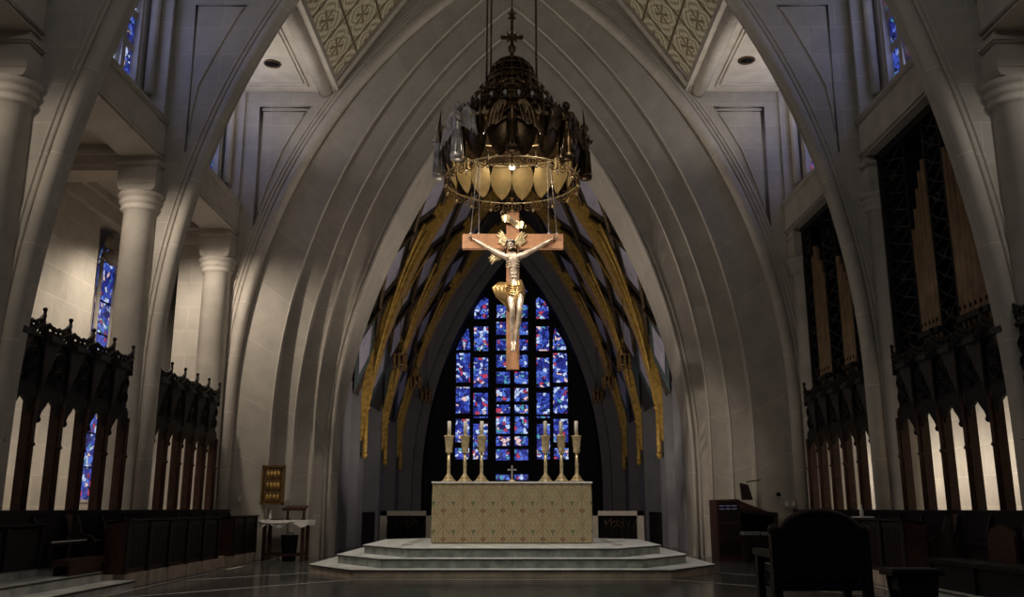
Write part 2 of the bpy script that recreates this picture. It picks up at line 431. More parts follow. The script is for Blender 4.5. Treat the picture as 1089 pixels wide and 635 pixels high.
# ---------------------------------------------------------------- columns
def column(s, y, front):
    X = s*6.66; mb = MB(); yc = y
    mb.lathe([(.42, 0), (.42, .12), (.36, .16), (.38, .24), (.315, .30), (.31, 3), (.295, 6.2), (.33, 6.22), (.36, 6.27), (.33, 6.31),
              (.36, 6.34), (.39, 6.39), (.355, 6.43), (.39, 6.46), (.42, 6.51), (.40, 6.56)], (X, yc, 0), 'plain_stone', 28)
    o = struct(mb.build('column'))
    b = MB(); b.box((X-.34, yc-.34, 6.68), (X+.34, yc+.34, 6.98), 'plain_stone'); b.box((X-.32, yc-.32, 6.98), (X+.32, yc+.32, 7.02), 'plain_stone'); b.box((X-.345, yc-.345, 7.02), (X+.345, yc+.345, 7.06), 'plain_stone')
    b.box((X-.37, yc-.37, 7.05), (X+.37, yc+.37, 7.1), 'plain_stone')
    b.box((X-.32, yc-.32, 7.1), (X+.32, yc+.32, 7.22), 'plain_stone')
    # swept lower lip
    b.prism([(X-.29, 6.56), (X+.29, 6.56), (X+.32, 6.60), (X+.34, 6.68), (X-.34, 6.68), (X-.32, 6.60)], 'y', yc-.33, yc+.33, 'plain_stone')
    b.build('capital_block', o)
for s in (-1, 1):
    for y in (11.1, 15.45, 19.75): column(s, y, 0)

# ---------------------------------------------------------------- arcade beams, clerestory, aisles
def side(s, nm):
    X = s*6.3
    for y0, y1 in ((7.0, 11.0), (11.5, 15.3), (15.8, 19.9)):
        b = MB()
        b.box((X, y0, 7.2), (s*7.0, y1, 7.85), 'plain_stone')
        o = struct(b.build('beam'))
        c = MB()
        c.tube([(X, y0, 7.9), (X, y1, 7.9)], .06, 'plain_stone', 8); c.box((X+s*.01, y0, 7.85), (s*7.0, y1, 8.02), 'plain_stone')
        c.tube([(X-s*.02, y0, 7.26), (X-s*.02, y1, 7.26)], .025, 'plain_stone', 6)
        c.prism([(X+s*.02, 8.02), (X+s*.5, 8.45), (X+s*.5, 8.02)], 'y', y0, y1, 'plain_stone')
        c.build('beam_moulding', o)
        # clerestory wall with window opening
        w = MB(); ym = y1-1.6
        w.box((s*6.72, y0, 8.02), (s*7.3, ym, 16), 'stone'); w.box((s*6.72, y1-.35, 8.02), (s*7.3, y1, 16), 'stone')
        w.box((s*6.72, ym, 8.02), (s*7.3, y1-.35, 8.4), 'stone'); w.box((s*6.72, ym, 12.5), (s*7.3, y1-.35, 16), 'stone')
        w.box((s*6.33, y1-.08, 8.02), (s*6.75, y1, 16), 'stone')
        w.tube([(s*6.6, y1-.2, 8.4), (s*6.6, y1-.2, 15.9)], .09, 'plain_stone', 8)
        struct(w.build('wall_clerestory'))
    # aisle ceiling and outer wall
    b = MB(); b.box((s*7.0, 7, 7.45), (s*9.4, 26, 7.7), 'plain_stone'); struct(b.build('ceiling_aisle_'+nm))
    b = MB()
    for yb in (11.1, 15.5, 20.0):
        b.box((s*6.9, yb-.3, 6.95), (s*8.7, yb+.3, 7.45), 'plain_stone'); b.box((s*6.9, yb-.36, 7.25), (s*8.7, yb+.36, 7.32), 'plain_stone')
        b.box((s*6.9, yb-.32, 7.05), (s*8.7, yb+.32, 7.10), 'plain_stone')
    b.box((s*8.45, 7, 7.0), (s*8.7, 26, 7.45), 'plain_stone'); b.box((s*8.35, 7, 7.3), (s*8.6, 26, 7.45), 'plain_stone')
    struct(b.build('beam_aisle_'+nm))
side(-1, 'left'); side(1, 'right')

# outer aisle walls: left has two deep window recesses
def aisle_wall(s, nm, wins):
    w = MB(); ys = 7.0; x0, x1 = s*8.6, s*9.35
    for (a, b_) in wins:
        w.box((x0, ys, 0), (x1, a, 7.45), 'aislewall')
        w.box((x0, a, 0), (x1, b_, 1.15), 'aislewall'); w.box((x0, a, 7.2), (x1, b_, 7.45), 'aislewall'); ys = b_
    w.box((x0, ys, 0), (x1, 26, 7.45), 'aislewall')
    w.box((x0, 26, 0), (s*6.5, 26.3, 7.45), 'aislewall'); w.box((x0, 7.0, 0), (s*6.5, 6.8, 7.45), 'aislewall')
    struct(w.build('wall_aisle_'+nm))
aisle_wall(-1, 'left', [(11.0, 13.2), (18.05, 20.35)])
aisle_wall(1, 'right', [])
def lancet(n, s, xg, y0, y1, z0, z1, mat, rows, label):
    """tall stained light in a plane x=xg, with stone frame, transoms and foiled head"""
    f = MB(); g = MB()
    ym = (y0+y1)/2; zs = z1-(y1-y0)*.9
    def head(t):  # half width fraction at height
        return 1 if t < zs else max(0, math.sqrt(max(0, 1-((t-zs)/(z1-zs))**2)))
    poly = [(y0, z0), (y1, z0)]+[(ym+(y1-ym)*math.cos(a), zs+(z1-zs)*math.sin(a)) for a in [i*PI/14 for i in range(15)]]
    g.prism(poly, 'x', xg, xg+s*.02, mat)
    for i, (a, b_) in enumerate(zip(poly, poly[1:]+poly[:1])):
        f.tube([(xg-s*.04, *a), (xg-s*.04, *b_)], .05, 'plain_stone', 6)
    for r in range(1, rows):
        z = z0+(zs-z0)*r/rows; f.box((xg-s*.02, y0, z-.015), (xg, y1, z+.015), 'deep')
    o = struct(f.build('window_%d' % n)); g.build('stained_glass', o)
    return o
lancet(1, -1, -9.2, 19.45, 20.2, 1.2, 7.0, 'glass_aisle', 7, '')
bk = MB(); bk.box((-9.35, 18.05, 1.1), (-9.23, 20.35, 7.25), 'aislewall')
bk.box((-9.35, 11.0, 1.1), (-9.23, 13.2, 7.25), 'aislewall'); struct(bk.build('wall_window_backing'))
lancet(2, -1, -9.2, 12.0, 12.9, 1.2, 6.5, 'glass_aisle', 7, '')
# leaded cherub roundel above the left aisle window is a carved stone boss
b = MB()
b.ball((-8.95, 19.5, 6.87), .2, 'plain_stone', 14); b.ball((-8.88, 19.46, 7.05), .13, 'plain_stone', 12)
b.lathe([(.05, -.5), (.16, -.42), (.2, -.3), (.17, -.2), (.05, -.15)], (-8.93, 19.5, 6.85), 'plain_stone', 14)
for k in range(5): b.tube([(-8.83, 19.5+.16*math.cos(t*.5+k), 6.75+.22*math.sin(t*.5+k)) for t in range(7)], .03, 'plain_stone', 6)
tag(b.build('carved_boss'), 'small carved stone boss at the head of the left aisle window', 'carving')

# clerestory windows (slender lights with blue reveals)
n = 3
for s in (-1, 1):
    for y1 in (11.0, 15.3, 19.9):
        f = MB(); g = MB(); ya, yb = y1-1.6, y1-.35
        for yy in (ya, ya+.52, yb-.10): f.box((s*6.74, yy, 8.4), (s*6.86, yy+.14, 12.5), 'plain_stone')
        for i in range(7): f.box((s*6.835, ya, 8.4+.66*i), (s*6.87, yb, 8.4+.66*i+.16), 'stone')
        g.box((s*6.86, ya, 8.4), (s*6.90, yb, 12.5), 'glass_aisle')
        o = struct(f.build('window_%d' % n)); g.build('stained_glass', o); n += 1

# ---------------------------------------------------------------- nave ceiling
V0 = Arc(-8.6, 3.9, 14.7, 0)   # ornament vault section
def vprof():
    p = []
    for i in range(25):
        t = i/24; x = 4.25*(1-t); z = 10.86+ (4.6)*(1-(1-t)**1.0)*1.0
        z = 10.86+1.50*(4.25-x)-.03*(4.25-x)**2
        p.append((x, z))
    return p
for k, (ya, yb) in enumerate(((5.5, 11.0), (11.55, 15.3), (15.85, 19.9))):
    b = MB(); vp = vprof()
    for s in (-1, 1):
        vs = []; uvs = []; l = 0
        for i, (x, z) in enumerate(vp):
            if i: l += math.hypot(vp[i][0]-vp[i-1][0], vp[i][1]-vp[i-1][1])
            vs += [(s*x, ya, z), (s*x, yb, z)]; uvs += [(0, l/.985), ((yb-ya)/1.12, l/.985)]
        b.add(vs, [(2*i, 2*i+1, 2*i+3, 2*i+2) for i in range(len(vp)-1)], 'vault', uvs)
    o = struct(b.build('ceiling'))
    c = MB()
    for s in (-1, 1):
        c.tube([(s*4.45, ya, 10.78), (s*4.45, yb, 10.78)], .17, 'molding', 12)
        c.box((s*4.14, ya, 10.78), (s*4.30, yb, 10.98), 'plain_stone')
        c.prism([(s*x, z-.05) for x, z in vp[:3]]+[(s*(x+.1), z-.02) for x, z in reversed(vp[:3])], 'y', yb-.35, yb, 'plain_stone')
        c.box((s*4.5, ya, 10.75), (s*7.0, yb, 10.95), 'plain_stone')
        # coffer mouldings on the flat strip
        for e in (.35, .5):
            loop = [(s*(4.6+e*.55), ya+e, 10.74), (s*(6.7-e*.3), ya+e, 10.74), (s*(6.7-e*.3), yb-e, 10.74), (s*(4.6+e*.55), yb-e, 10.74)]
            c.tube(loop, .03, 'plain_stone', 6, closed=True)
        # band of plain stone along the arch wall
    c.build('ceiling_rib', o)
b = MB()
for s in (-1, 1):
    vp = vprof(); ribbon(b, [(s*x, z-.16) for x, z in vp], [(s*(x+.02), z+.02) for x, z in vp], 19.62, 19.62, 'plain_stone')
    ribbon(b, [(s*x, z-.16) for x, z in vp], [(s*x, z-.16) for x, z in vp], 19.62, 19.92, 'plain_stone')
b.build('ceiling_border', ch)
b = MB(); b.box((-7.4, 5, 17), (7.4, 23, 17.2), 'stone'); struct(b.build('roof'))
for i, (x, y, lab) in enumerate(((-5.35, 18.45, 'left'), (5.2, 18.3, 'right'), (-3.62, 14.9, ''))):
    if i == 2: continue
    d = MB(); d.lathe([(.19, 0), (.19, -.02), (.15, -.03), (.14, .02)], (0, 0, 0), 'bronze', 20)
    e = empty('downlight', (x, y, 10.745), 'round black recessed downlight in the %s flat ceiling strip' % lab, 'ceiling light', 'recessed downlights')
    d.build('rim', e)
    d = MB(); d.lathe([(.145, -.005), (.145, .0)], (0, 0, 0), 'deep', 20); d.build('lens', e)

# ---------------------------------------------------------------- floor
b = MB(); b.box((-9.4, 3, -.3), (9.4, 38.4, 0), 'floor')
def strip(p, q, w, m='whitemarble', z=.004):
    p = Vector((*p, 0)); q = Vector((*q, 0)); d = (q-p).normalized(); nn = Vector((-d.y, d.x, 0))*w/2
    b.add([(*(p+nn).xy, z), (*(p-nn).xy, z), (*(q-nn).xy, z), (*(q+nn).xy, z)], [(0, 1, 2, 3)], m)
for s in (-1, 1):
    strip((s*5.08, 8), (s*5.08, 22.2), .11)
    strip((s*4.72, 11.7), (s*2.45, 14.42), .07); strip((s*5.02, 14.2), (s*3.42, 16.0), .07)
    strip((s*4.72, 11.7), (s*5.0, 11.4), .07)
    strip((s*3.9, 21.5), (s*5.0, 21.5), .25)
    strip((s*3.6, 17.0), (s*3.6, 21.5), .08)
strip((-2.45, 14.42), (2.45, 14.42), .07)
strip((-5.08, 10.6), (5.08, 10.6), .07)
struct(b.build('floor'))

# altar platform: three octagonal steps
def octo(hx, y0, y1, ch):
    return [(-hx+ch, y0), (hx-ch, y0), (hx, y0+ch*1.5), (hx, y1-ch), (hx-ch, y1), (-hx+ch, y1), (-hx, y1-ch), (-hx, y0+ch*1.5)]
def grow(p, g):
    cx, cy = 0, 17.6; return [(x+(g if x > 0 else -g), y+(g if y > cy else -g)) for x, y in p]
steps = [(3.42, 14.5, 21.4, .98, .0), (3.02, 14.86, 20.95, .95, .145), (2.62, 15.22, 20.5, .92, .29)]
plat = None
for i, (hx, y0, y1, c_, z) in enumerate(steps):
    b = MB(); P = octo(hx, y0, y1, c_)
    b.prism(P, 'z', z, z+.115, 'tanmarble' if i == 0 else 'greenmarble')
    b.prism(grow(P, .03), 'z', z+.115, z+.141, 'nosing'); b.prism(grow(P, .028), 'z', z+.141, z+.145, 'tread')
    if i == 0: plat = struct(b.build('floor_altar_platform'))
    else: b.build('platform_step', plat)
b = MB()
b.box((-1.95, 16.35, .4352), (1.95, 16.5, .4385), 'whitemarble'); b.box((-1.95, 16.35, .4352), (-1.78, 19.6, .4385), 'whitemarble')
b.box((1.78, 16.35, .4352), (1.95, 19.6, .4385), 'whitemarble'); b.build('inlay_border', plat)

# left and right choir steps
for s in (-1, 1):
    b = MB(); o = None
    for x, z, ye in ((5.12, .12, 12.75), (5.50, .24, 12.6), (5.95, .36, 12.6)):
        b.box((s*x, 6, z-.12), (s*8.5, ye, z-.03), 'tread'); b.box((s*(x-.03), 6, z-.03), (s*8.5, ye, z-.006), 'nosing')
        b.box((s*(x-.02), 6, z-.006), (s*8.5, ye, z), 'tread')
    b.box((s*5.42, 12.75, 0), (s*8.5, 19.6, .19), 'tanmarble')
    b.box((s*5.95, 12.6, .19), (s*8.5, 19.6, .36), 'tanmarble')
    struct(b.build('floor_choir_steps'))

# ---------------------------------------------------------------- apse
b = MB()
piers = [23.0, 26.8, 31.2, 35.5, 38.2]
for s in (-1, 1):
    for y in (24.5, 27.0, 31.4, 35.6):
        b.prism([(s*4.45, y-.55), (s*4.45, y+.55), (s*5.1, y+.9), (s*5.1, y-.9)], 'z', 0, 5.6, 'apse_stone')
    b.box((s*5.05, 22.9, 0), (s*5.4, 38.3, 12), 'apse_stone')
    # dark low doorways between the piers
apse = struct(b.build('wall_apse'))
b = MB()
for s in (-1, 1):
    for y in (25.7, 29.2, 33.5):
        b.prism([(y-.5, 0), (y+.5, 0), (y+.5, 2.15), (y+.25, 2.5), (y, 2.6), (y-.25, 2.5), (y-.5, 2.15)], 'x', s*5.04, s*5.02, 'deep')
    b.box((s*4.75, 28.0, 0), (s*4.5, 30.5, .95), 'wood'); b.box((s*4.75, 32.3, 0), (s*4.5, 34.6, .95), 'wood')
b.build('doorway_recess', apse)
# vault surface with diamond panels, gilt ribs
VA = Arc(-10.9, 2.02, 15.36, 0)
def vp_(t, s, off=0.):
    R = VA.R+off; a0 = math.asin((3.0-VA.cz)/R); a1 = math.acos(-VA.cx/R); a = a0+(a1-a0)*t
    return (s*(VA.cx+R*math.cos(a)), VA.cz+R*math.sin(a))
b = MB(); ribs = MB()
Y0, Y1 = 22.4, 35.6; NY, NT = 9, 9   # half cells
dy = 4.4/3
for s in (-1, 1):
    def P(i, j, off=.12): 
        x, z = vp_(min(1, max(0, j/NT)), s, off); return (x, Y0+i*dy, z)
    for i in range(NY+1):
        for j in range(0, NT+1):
            if (i+j) % 2: continue
            c = [P(max(0, i-1), j), P(i, max(0, j-1)), P(min(NY, i+1), j), P(i, min(NT, j+1))]
            rr = (i*7+j*13) % 5
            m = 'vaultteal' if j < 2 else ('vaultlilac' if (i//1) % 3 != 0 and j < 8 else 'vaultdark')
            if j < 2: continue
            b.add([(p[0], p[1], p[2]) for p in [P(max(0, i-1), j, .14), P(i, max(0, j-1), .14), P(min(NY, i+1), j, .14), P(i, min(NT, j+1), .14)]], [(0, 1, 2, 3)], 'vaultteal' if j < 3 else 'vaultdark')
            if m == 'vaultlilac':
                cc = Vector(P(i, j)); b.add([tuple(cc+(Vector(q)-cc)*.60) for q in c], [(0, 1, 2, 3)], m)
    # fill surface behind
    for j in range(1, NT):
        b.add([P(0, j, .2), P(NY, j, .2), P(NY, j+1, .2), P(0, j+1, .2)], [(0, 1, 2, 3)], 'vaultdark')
    # diagonals
    for k in range(-NT, NY+1):
        for d in (1, -1):
            pts = []
            for q in range(0, NT*4+1):
                j = q/4; i = (k+j) if d == 1 else (k+NT-j)
                if (k % 2 == 0) if d == 1 else ((k+NT) % 2 == 0): continue
                if 0 <= i <= NY and j >= 2.4: pts.append(P(i, j, .05))
            if len(pts) > 2: ribs.tube(pts, .065, 'umber', 6)
vault = struct(b.build('ceiling_apse_vault'))
ribs.build('diagonal_rib', vault)
# transverse gilded ribs with slim hanging shafts
for yk in (24.6, 26.8, 31.2, 35.4):
    for s in (-1, 1):
        g = MB(); yk_ = yk
        if yk == 24.6: continue
        for off, w, d in ((-.02, .34, .26),):
            pa = [vp_(t/30, s, -.02-.14*min(1, t/8)) for t in range(31)]; pb = [vp_(t/30, s, .2) for t in range(31)]
            n_ = 31; vs = []; f = []
            for i in range(n_):
                ww = .06+.24*min(1, i/12)
                vs += [(pa[i][0], yk-ww, pa[i][1]), (pa[i][0], yk+ww, pa[i][1]), (pb[i][0], yk+ww, pb[i][1]), (pb[i][0], yk-ww, pb[i][1])]
            for i in range(n_-1):
                for j in range(4): f.append((4*i+j, 4*i+(j+1) % 4, 4*i+4+(j+1) % 4, 4*i+4+j))
            g.add(vs, f, 'gold')
        x0, z0 = vp_(0, s, -.1)
        g.tube([(x0, yk, 2.55), (x0, yk, 2.75), (x0, yk, 4.2)], [.05, .08, .08], 'gold', 10)
        g.lathe([(.08, 0), (.12, .05), (.12, .1), (.08, .16)], (x0, yk, 3.9), 'gold', 12)
        g.lathe([(.03, -.08), (.09, 0), (.1, .05), (.07, .1)], (x0, yk, 2.56), 'gold', 12)
        # fan ribs springing from the shaft
        for dd in (-1, 1):
            for spread, rr in ((1.35, .045), (.65, .04)):
                pts = []
                for q in range(0, 15):
                    t = .1+q/14*.5; x, z = vp_(t, s, -.06); pts.append((x, yk+dd*spread*(q/14)**1.3, z))
                g.tube(pts, rr, 'gold', 6)
            x1, z1 = vp_(.55, s, -.06)
        g.build('gilt_rib', vault)
# end wall with inner chamfered arch
b = MB()
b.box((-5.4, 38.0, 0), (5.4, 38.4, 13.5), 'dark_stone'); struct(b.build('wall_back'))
b = MB(); E1 = Arc(-10.9, 2.02, 15.02, 0)
for s in (-1, 1):
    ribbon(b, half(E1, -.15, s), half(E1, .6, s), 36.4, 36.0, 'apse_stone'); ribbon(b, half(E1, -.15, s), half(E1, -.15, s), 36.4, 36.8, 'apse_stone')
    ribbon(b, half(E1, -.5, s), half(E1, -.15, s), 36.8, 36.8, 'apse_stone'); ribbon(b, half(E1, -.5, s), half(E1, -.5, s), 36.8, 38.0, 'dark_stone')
struct(b.build('wall_inner_arch'))
# great window
g = MB(); f = MB()
YW = 37.96
cols = [(-2.36, -1.78), (-1.62, -1.02), (-.66, -.09), (.11, .67), (1.04, 1.58), (1.74, 2.34)]
rows_c = [(10.3, 10.78), (9.15, 9.75), (8.55, 9.0), (7.75, 8.25), (7.1, 7.6), (6.35, 6.9), (5.75, 6.15), (4.8, 5.55), (4.15, 4.65), (3.05, 3.65), (2.2, 2.45)]
rows_m = [(9.0, 9.95), (7.6, 8.65), (6.05, 7.3), (4.75, 5.8), (3.05, 4.5)]
rows_o = [(7.65, 8.6), (6.25, 7.5), (4.95, 6.05), (3.75, 4.7), (3.05, 3.5)]
rows_c = [(10.2, 10.62), (9.05, 9.6), (8.3, 8.85), (7.62, 8.1), (6.9, 7.42), (6.2, 6.7), (5.45, 6.0), (4.95, 5.3), (4.1, 4.8), (3.6, 3.98), (3.0, 3.45), (2.2, 2.42)]
for ci, (a, c_) in enumerate(cols):
    rows = rows_o if ci in (0, 5) else (rows_m if ci in (1, 4) else rows_c)
    for ri, (z0, z1) in enumerate(rows):
        poly = [(a, z0), (c_, z0), (c_, z1), (a, z1)]
        if ri == 0 and ci in (0, 5):
            poly = [(a, z0), (c_, z0), (c_-.02, z0+.45), (c_-.1, z1), (a+.1, z0+.3)] if ci == 0 else [(a, z0), (c_, z0), (c_-.1, z0+.3), (a+.1, z1), (a+.02, z0+.45)]
        elif ri == 0 and ci in (1, 4):
            poly = [(a, z0), (c_, z0), (c_, z1-.1), (c_-.12, z1), (a+.12, z1-.25), (a, z1-.5)] if ci == 1 else [(a, z0), (c_, z0), (c_, z1-.5), (c_-.12, z1-.25), (a+.12, z1), (a, z1-.1)]
        elif ri == 0: poly = [(a, z0), (c_, z0), ((a+c_)/2+(.1 if a < 0 else -.1), z1)]
        g.prism(poly, 'y', YW, YW+.02, 'glass')
for x in (-1.33, 1.33): g.prism([(x-.07, 10.25), (x+.07, 10.25), (x, 10.5)], 'y', YW, YW+.02, 'glass')
for x in (-1.7, -.84, .01, .855, 1.66): f.box((x-.04, YW-.12, 2.0), (x+.04, YW, 10.6 if abs(x) < 1.2 else 9), 'dark_stone')
for x in (-2.42, 2.40): f.box((x-.04, YW-.12, 2.0), (x+.04, YW, 7.6), 'dark_stone')
for z in (2.9, 4.85, 7.55): f.box((-2.44, YW-.05, z-.04), (2.42, YW, z+.04), 'dark_stone')
f.box((-2.5, YW-.25, 1.85), (2.5, YW+.02, 2.05), 'dark_stone')
o = struct(f.build('window_9')); g.build('stained_glass', o)
# low pierced screens beside the altar
for s, lab in ((-1, 'left'), (1, 'right')):
    e = empty('low_screen', (s*2.74, 24.2, 0), 'low stone framed screen with dark wrought grille %s of the altar' % lab, 'screen', 'low screens behind the altar')
    f = MB(); w, h = .68, 1.0
    f.box((-w, -.1, 0), (-w+.17, .1, h), 'plain_stone'); f.box((w-.17, -.1, 0), (w, .1, h), 'plain_stone')
    f.box((-w, -.1, h-.12), (w, .1, h), 'plain_stone'); f.box((-w, -.12, 0), (w, .12, .12), 'plain_stone'); f.build('frame', e)
    g = MB(); g.box((-w+.17, .02, .12), (w-.17, .04, h-.12), 'deep')
    for k in range(7):
        x = -.42+k*.14; g.tube([(x, 0, .12), (x, 0, .6), (x+.04*(k-3), 0, .86)], .012, 'bronze', 5)
    for k in range(3):
        g.tube([(.1*(k+1)*math.cos(a), -.01, .55+.1*(k+1)*math.sin(a)) for a in [i*PI/8 for i in range(9)]], .012, 'bronze', 5)
    g.build('grille', e)
    f = MB(); f.tube([(s*.75, 0, .98), (s*2.0, .5, .98)], .03, 'darkgold', 6)

# hanging lanterns
def lantern(x, y, z, lab, drop):
    e = empty('hanging_lantern', (x, y, z), lab, 'lantern', 'hanging lanterns in the apse')
    m = MB(); m.tube([(0, 0, .45), (0, 0, drop)], .012, 'bronze', 5); m.build('chain', e)
    m = MB(); m.lathe([(.16, .05), (.16, .36)], (0, 0, 0), 'bronze', 12)
    for k in range(8):
        a = k*PI/4; m.box((.19*math.cos(a)-.03, .19*math.sin(a)-.03, -.02), (.19*math.cos(a)+.03, .19*math.sin(a)+.03, .42), 'darkgold')
        m.tube([(.19*math.cos(a), .19*math.sin(a), -.02), (.19*math.cos(a), .19*math.sin(a), -.1)], [.03, .005], 'darkgold', 6)
    m.build('housing', e)
    m = MB(); m.tube([(.2*math.cos(a), .2*math.sin(a), .38) for a in [i*PI/8 for i in range(16)]], .025, 'darkgold', 6, closed=True)
    m.tube([(.2*math.cos(a), .2*math.sin(a), .08) for a in [i*PI/8 for i in range(16)]], .02, 'darkgold', 6, closed=True)
    for k in range(4):
        a = k*PI/2; m.tube([(.18*math.cos(a), .18*math.sin(a), .4), (.02*math.cos(a), .02*math.sin(a), .75)], .012, 'darkgold', 5)
    m.build('crown_ring', e)
for s, sd in ((-1, 'left'), (1, 'right')):
    for y, w, dr in ((26.7, 'nearest', 4.3), (31.2, 'middle', 4.3), (35.3, 'farthest', 4.2)):
        lantern(s*3.35, y, 5.15, '%s of the three small bronze lanterns hanging at the %s of the apse' % (w, sd), dr-1.2)

# ---------------------------------------------------------------- altar
e = empty('altar', (0, 17.1, .436), 'stone altar table under the patterned frontal', 'altar')
b = MB(); b.box((-1.40, .05, 0), (1.40, 1.0, 1.06), 'plain_stone'); b.build('base', e)
b = MB(); b.box((-1.44, .02, 1.06), (1.44, 1.05, 1.10), 'plain_stone'); b.build('slab', e)
b = MB()
# frontal: gently waved shell around the block, seams between widths
segs = 64; vs = []; uvs = []
def edge(t):   # t 0..1 along left side, front, right side
    return None
path = [(-1.475, 1.08)]+[(-1.475, .03+0*i) for i in (0,)]+[(-1.475+2.95*i/segs, 0) for i in range(segs+1)]+[(1.475, 1.08)]
path = [(-1.475, 1.08), (-1.475, .02)]+[(-1.46+2.92*i/segs, 0) for i in range(segs+1)]+[(1.475, .02), (1.475, 1.08)]
for (x, y) in path:
    for z in (0.015, .35, .7, 1.09):
        wv = .006*math.sin(x*17.2)*(1.1-z)
        xx = x*(1+.004*(1.1-z)) + (-.03 if (x < -1.4 and z < .3 and z > .1) else 0)
        vs.append((x*(1-.006*(z > .8)), y-wv-.012*(1.1-z), z))
f = [(4*i+j, 4*i+4+j, 4*i+5+j, 4*i+1+j) for i in range(len(path)-1) for j in range(3)]
b.add(vs, f, 'brocade')
fr = b.build('altar_frontal', None, (0, 17.1, .436)); tag(fr, 'patterned green and gold brocade frontal hanging over the altar', 'altar frontal')
sol = fr.modifiers.new('thick', 'SOLIDIFY'); sol.thickness = .008; sol.offset = 1
b = MB(); b.box((-1.49, -.02, 1.1015), (1.49, 1.1, 1.115), 'linen'); b.box((-1.49, -.03, 1.085), (1.49, -.015, 1.115), 'linen')
ln = b.build('altar_linen', None, (0, 17.1, .436)); tag(ln, 'white linen cloth laid flat over the altar top', 'altar cloth')
ZT = .436+1.116
def candlestick():
    e = empty('candlestick', (0, 0, 0), '', 'candlestick', 'tall brass candlesticks on the altar')
    m = MB()
    m.lathe([(.04, .06), (.075, .08), (.05, .12), (.032, .16), (.03, .3), (.036, .34), (.03, .38), (.028, .55)], (0, 0, 0), 'brass', 16); m.build('stem', e)
    m = MB()
    m.lathe([(.03, .55), (.065, .57), (.07, .6), (.06, .62), (.075, .70), (.078, .76), (.085, .84), (.10, .87), (.10, .885), (.05, .885)], (0, 0, 0), 'brass', 18); m.build('cup', e)
    m = MB()
    for k in range(3):
        a = PI/2+k*2*PI/3+PI
        ca, sa = math.cos(a), math.sin(a)
        m.tube([(0, 0, .15), (.06*ca, .06*sa, .09), (.11*ca, .11*sa, .035), (.14*ca, .14*sa, .015)], [.03, .026, .02, .02], 'brass', 8)
        m.ball((.145*ca, .145*sa, .018), .018, 'brass', 8)
    m.lathe([(.12, .025), (.12, .035), (.06, .06), (.04, .09)], (0, 0, 0), 'brass', 18); m.build('foot', e)
    return e
def candle_obj():
    e = empty('candle', (0, 0, 0), '', 'candle', 'candles in the altar candlesticks')
    m = MB(); m.lathe([(.036, 0), (.036, .265), (.025, .28)], (0, 0, 0), 'wax', 14); m.build('wax_column', e)
    m = MB(); m.tube([(0, 0, .27), (.002, 0, .30)], .004, 'deep', 5); m.build('wick', e)
    return e
cs0, cd0 = candlestick(), candle_obj()
ords = ['outermost brass candlestick at the far left end of the altar', 'middle brass candlestick of the left three on the altar', 'inner left brass candlestick, nearer the small altar cross',
        'inner right brass candlestick, nearer the small altar cross', 'middle brass candlestick of the right three on the altar', 'outermost brass candlestick at the far right end of the altar']
for i, (x, z) in enumerate(((-1.215, 0), (-.905, 0), (-.585, 0), (.645, 0), (.95, 0), (1.245, 0))):
    c = cs0 if i == 0 else copy_tree(cs0); c.location = (x, 17.62, ZT); c['label'] = ords[i]
    d = cd0 if i == 0 else copy_tree(cd0); d.location = (x, 17.62, ZT+.886); d['label'] = 'white candle in the '+ords[i].replace(', nearer the small altar cross', ' beside the altar cross').replace('brass candlestick', 'candlestick')
e = empty('altar_cross', (.0, 17.45, ZT), 'small pale metal crucifix standing at the middle of the altar', 'cross')
m = MB(); m.lathe([(.075, 0), (.07, .02), (.02, .06)], (0, 0, 0), 'brass', 14); m.build('foot', e)
m = MB(); m.box((-.014, -.012, .05), (.014, .012, .31), 'silver'); m.box((-.085, -.012, .215), (.085, .012, .243), 'silver'); m.build('cross_body', e)

# ---------------------------------------------------------------- great crucifix
cx = empty('crucifix', (.015, 17.0, 6.0), 'large wooden crucifix with silver gilt figure hanging above the altar', 'crucifix')
m = MB(); m.box((-.125, 0, -2.36), (.125, .12, .77), 'crosswood'); m.build('upright', cx)
m = MB(); m.box((-.99, -.012, .03), (.99, .13, .32), 'crosswood'); m.build('crossbar', cx)
# scroll at the head
m = MB(); pts = []
for i in range(21):
    t = i/20; x = -.2+.42*t
    pts.append((x, -.05-.03*math.sin(t*PI*2.5), .60-.10*t+.035*math.sin(t*PI*2)))
vs = []; 
for i, p in enumerate(pts):
    t = i/20; h = .075*(1 if .08 < t < .92 else .5); vs += [(p[0]-.03*(t < .1), p[1], p[2]+h+.03*(t<.1)), (p[0], p[1], p[2]-h), (p[0], p[1]-.02, p[2]-h), (p[0]-.03*(t<.1), p[1]-.02, p[2]+h+.03*(t<.1))]
m.add(vs, [(4*i+j, 4*i+(j+1) % 4, 4*i+4+(j+1) % 4, 4*i+4+j) for i in range(20) for j in range(4)]+[(0, 1, 2, 3), (83, 82, 81, 80)], 'brass')
m.tube([(-.2, -.07, .67), (-.24, -.1, .72), (-.21, -.12, .76), (-.17, -.1, .72)], .014, 'brass', 6); m.tube([(.22, -.07, .43), (.26, -.1, .42), (.25, -.11, .47)], .014, 'brass', 6)
for x in (-.06, 0, .05): m.box((x, -.1, .5), (x+.012, -.075, .58), 'bronze')
m.build('title_scroll', cx)
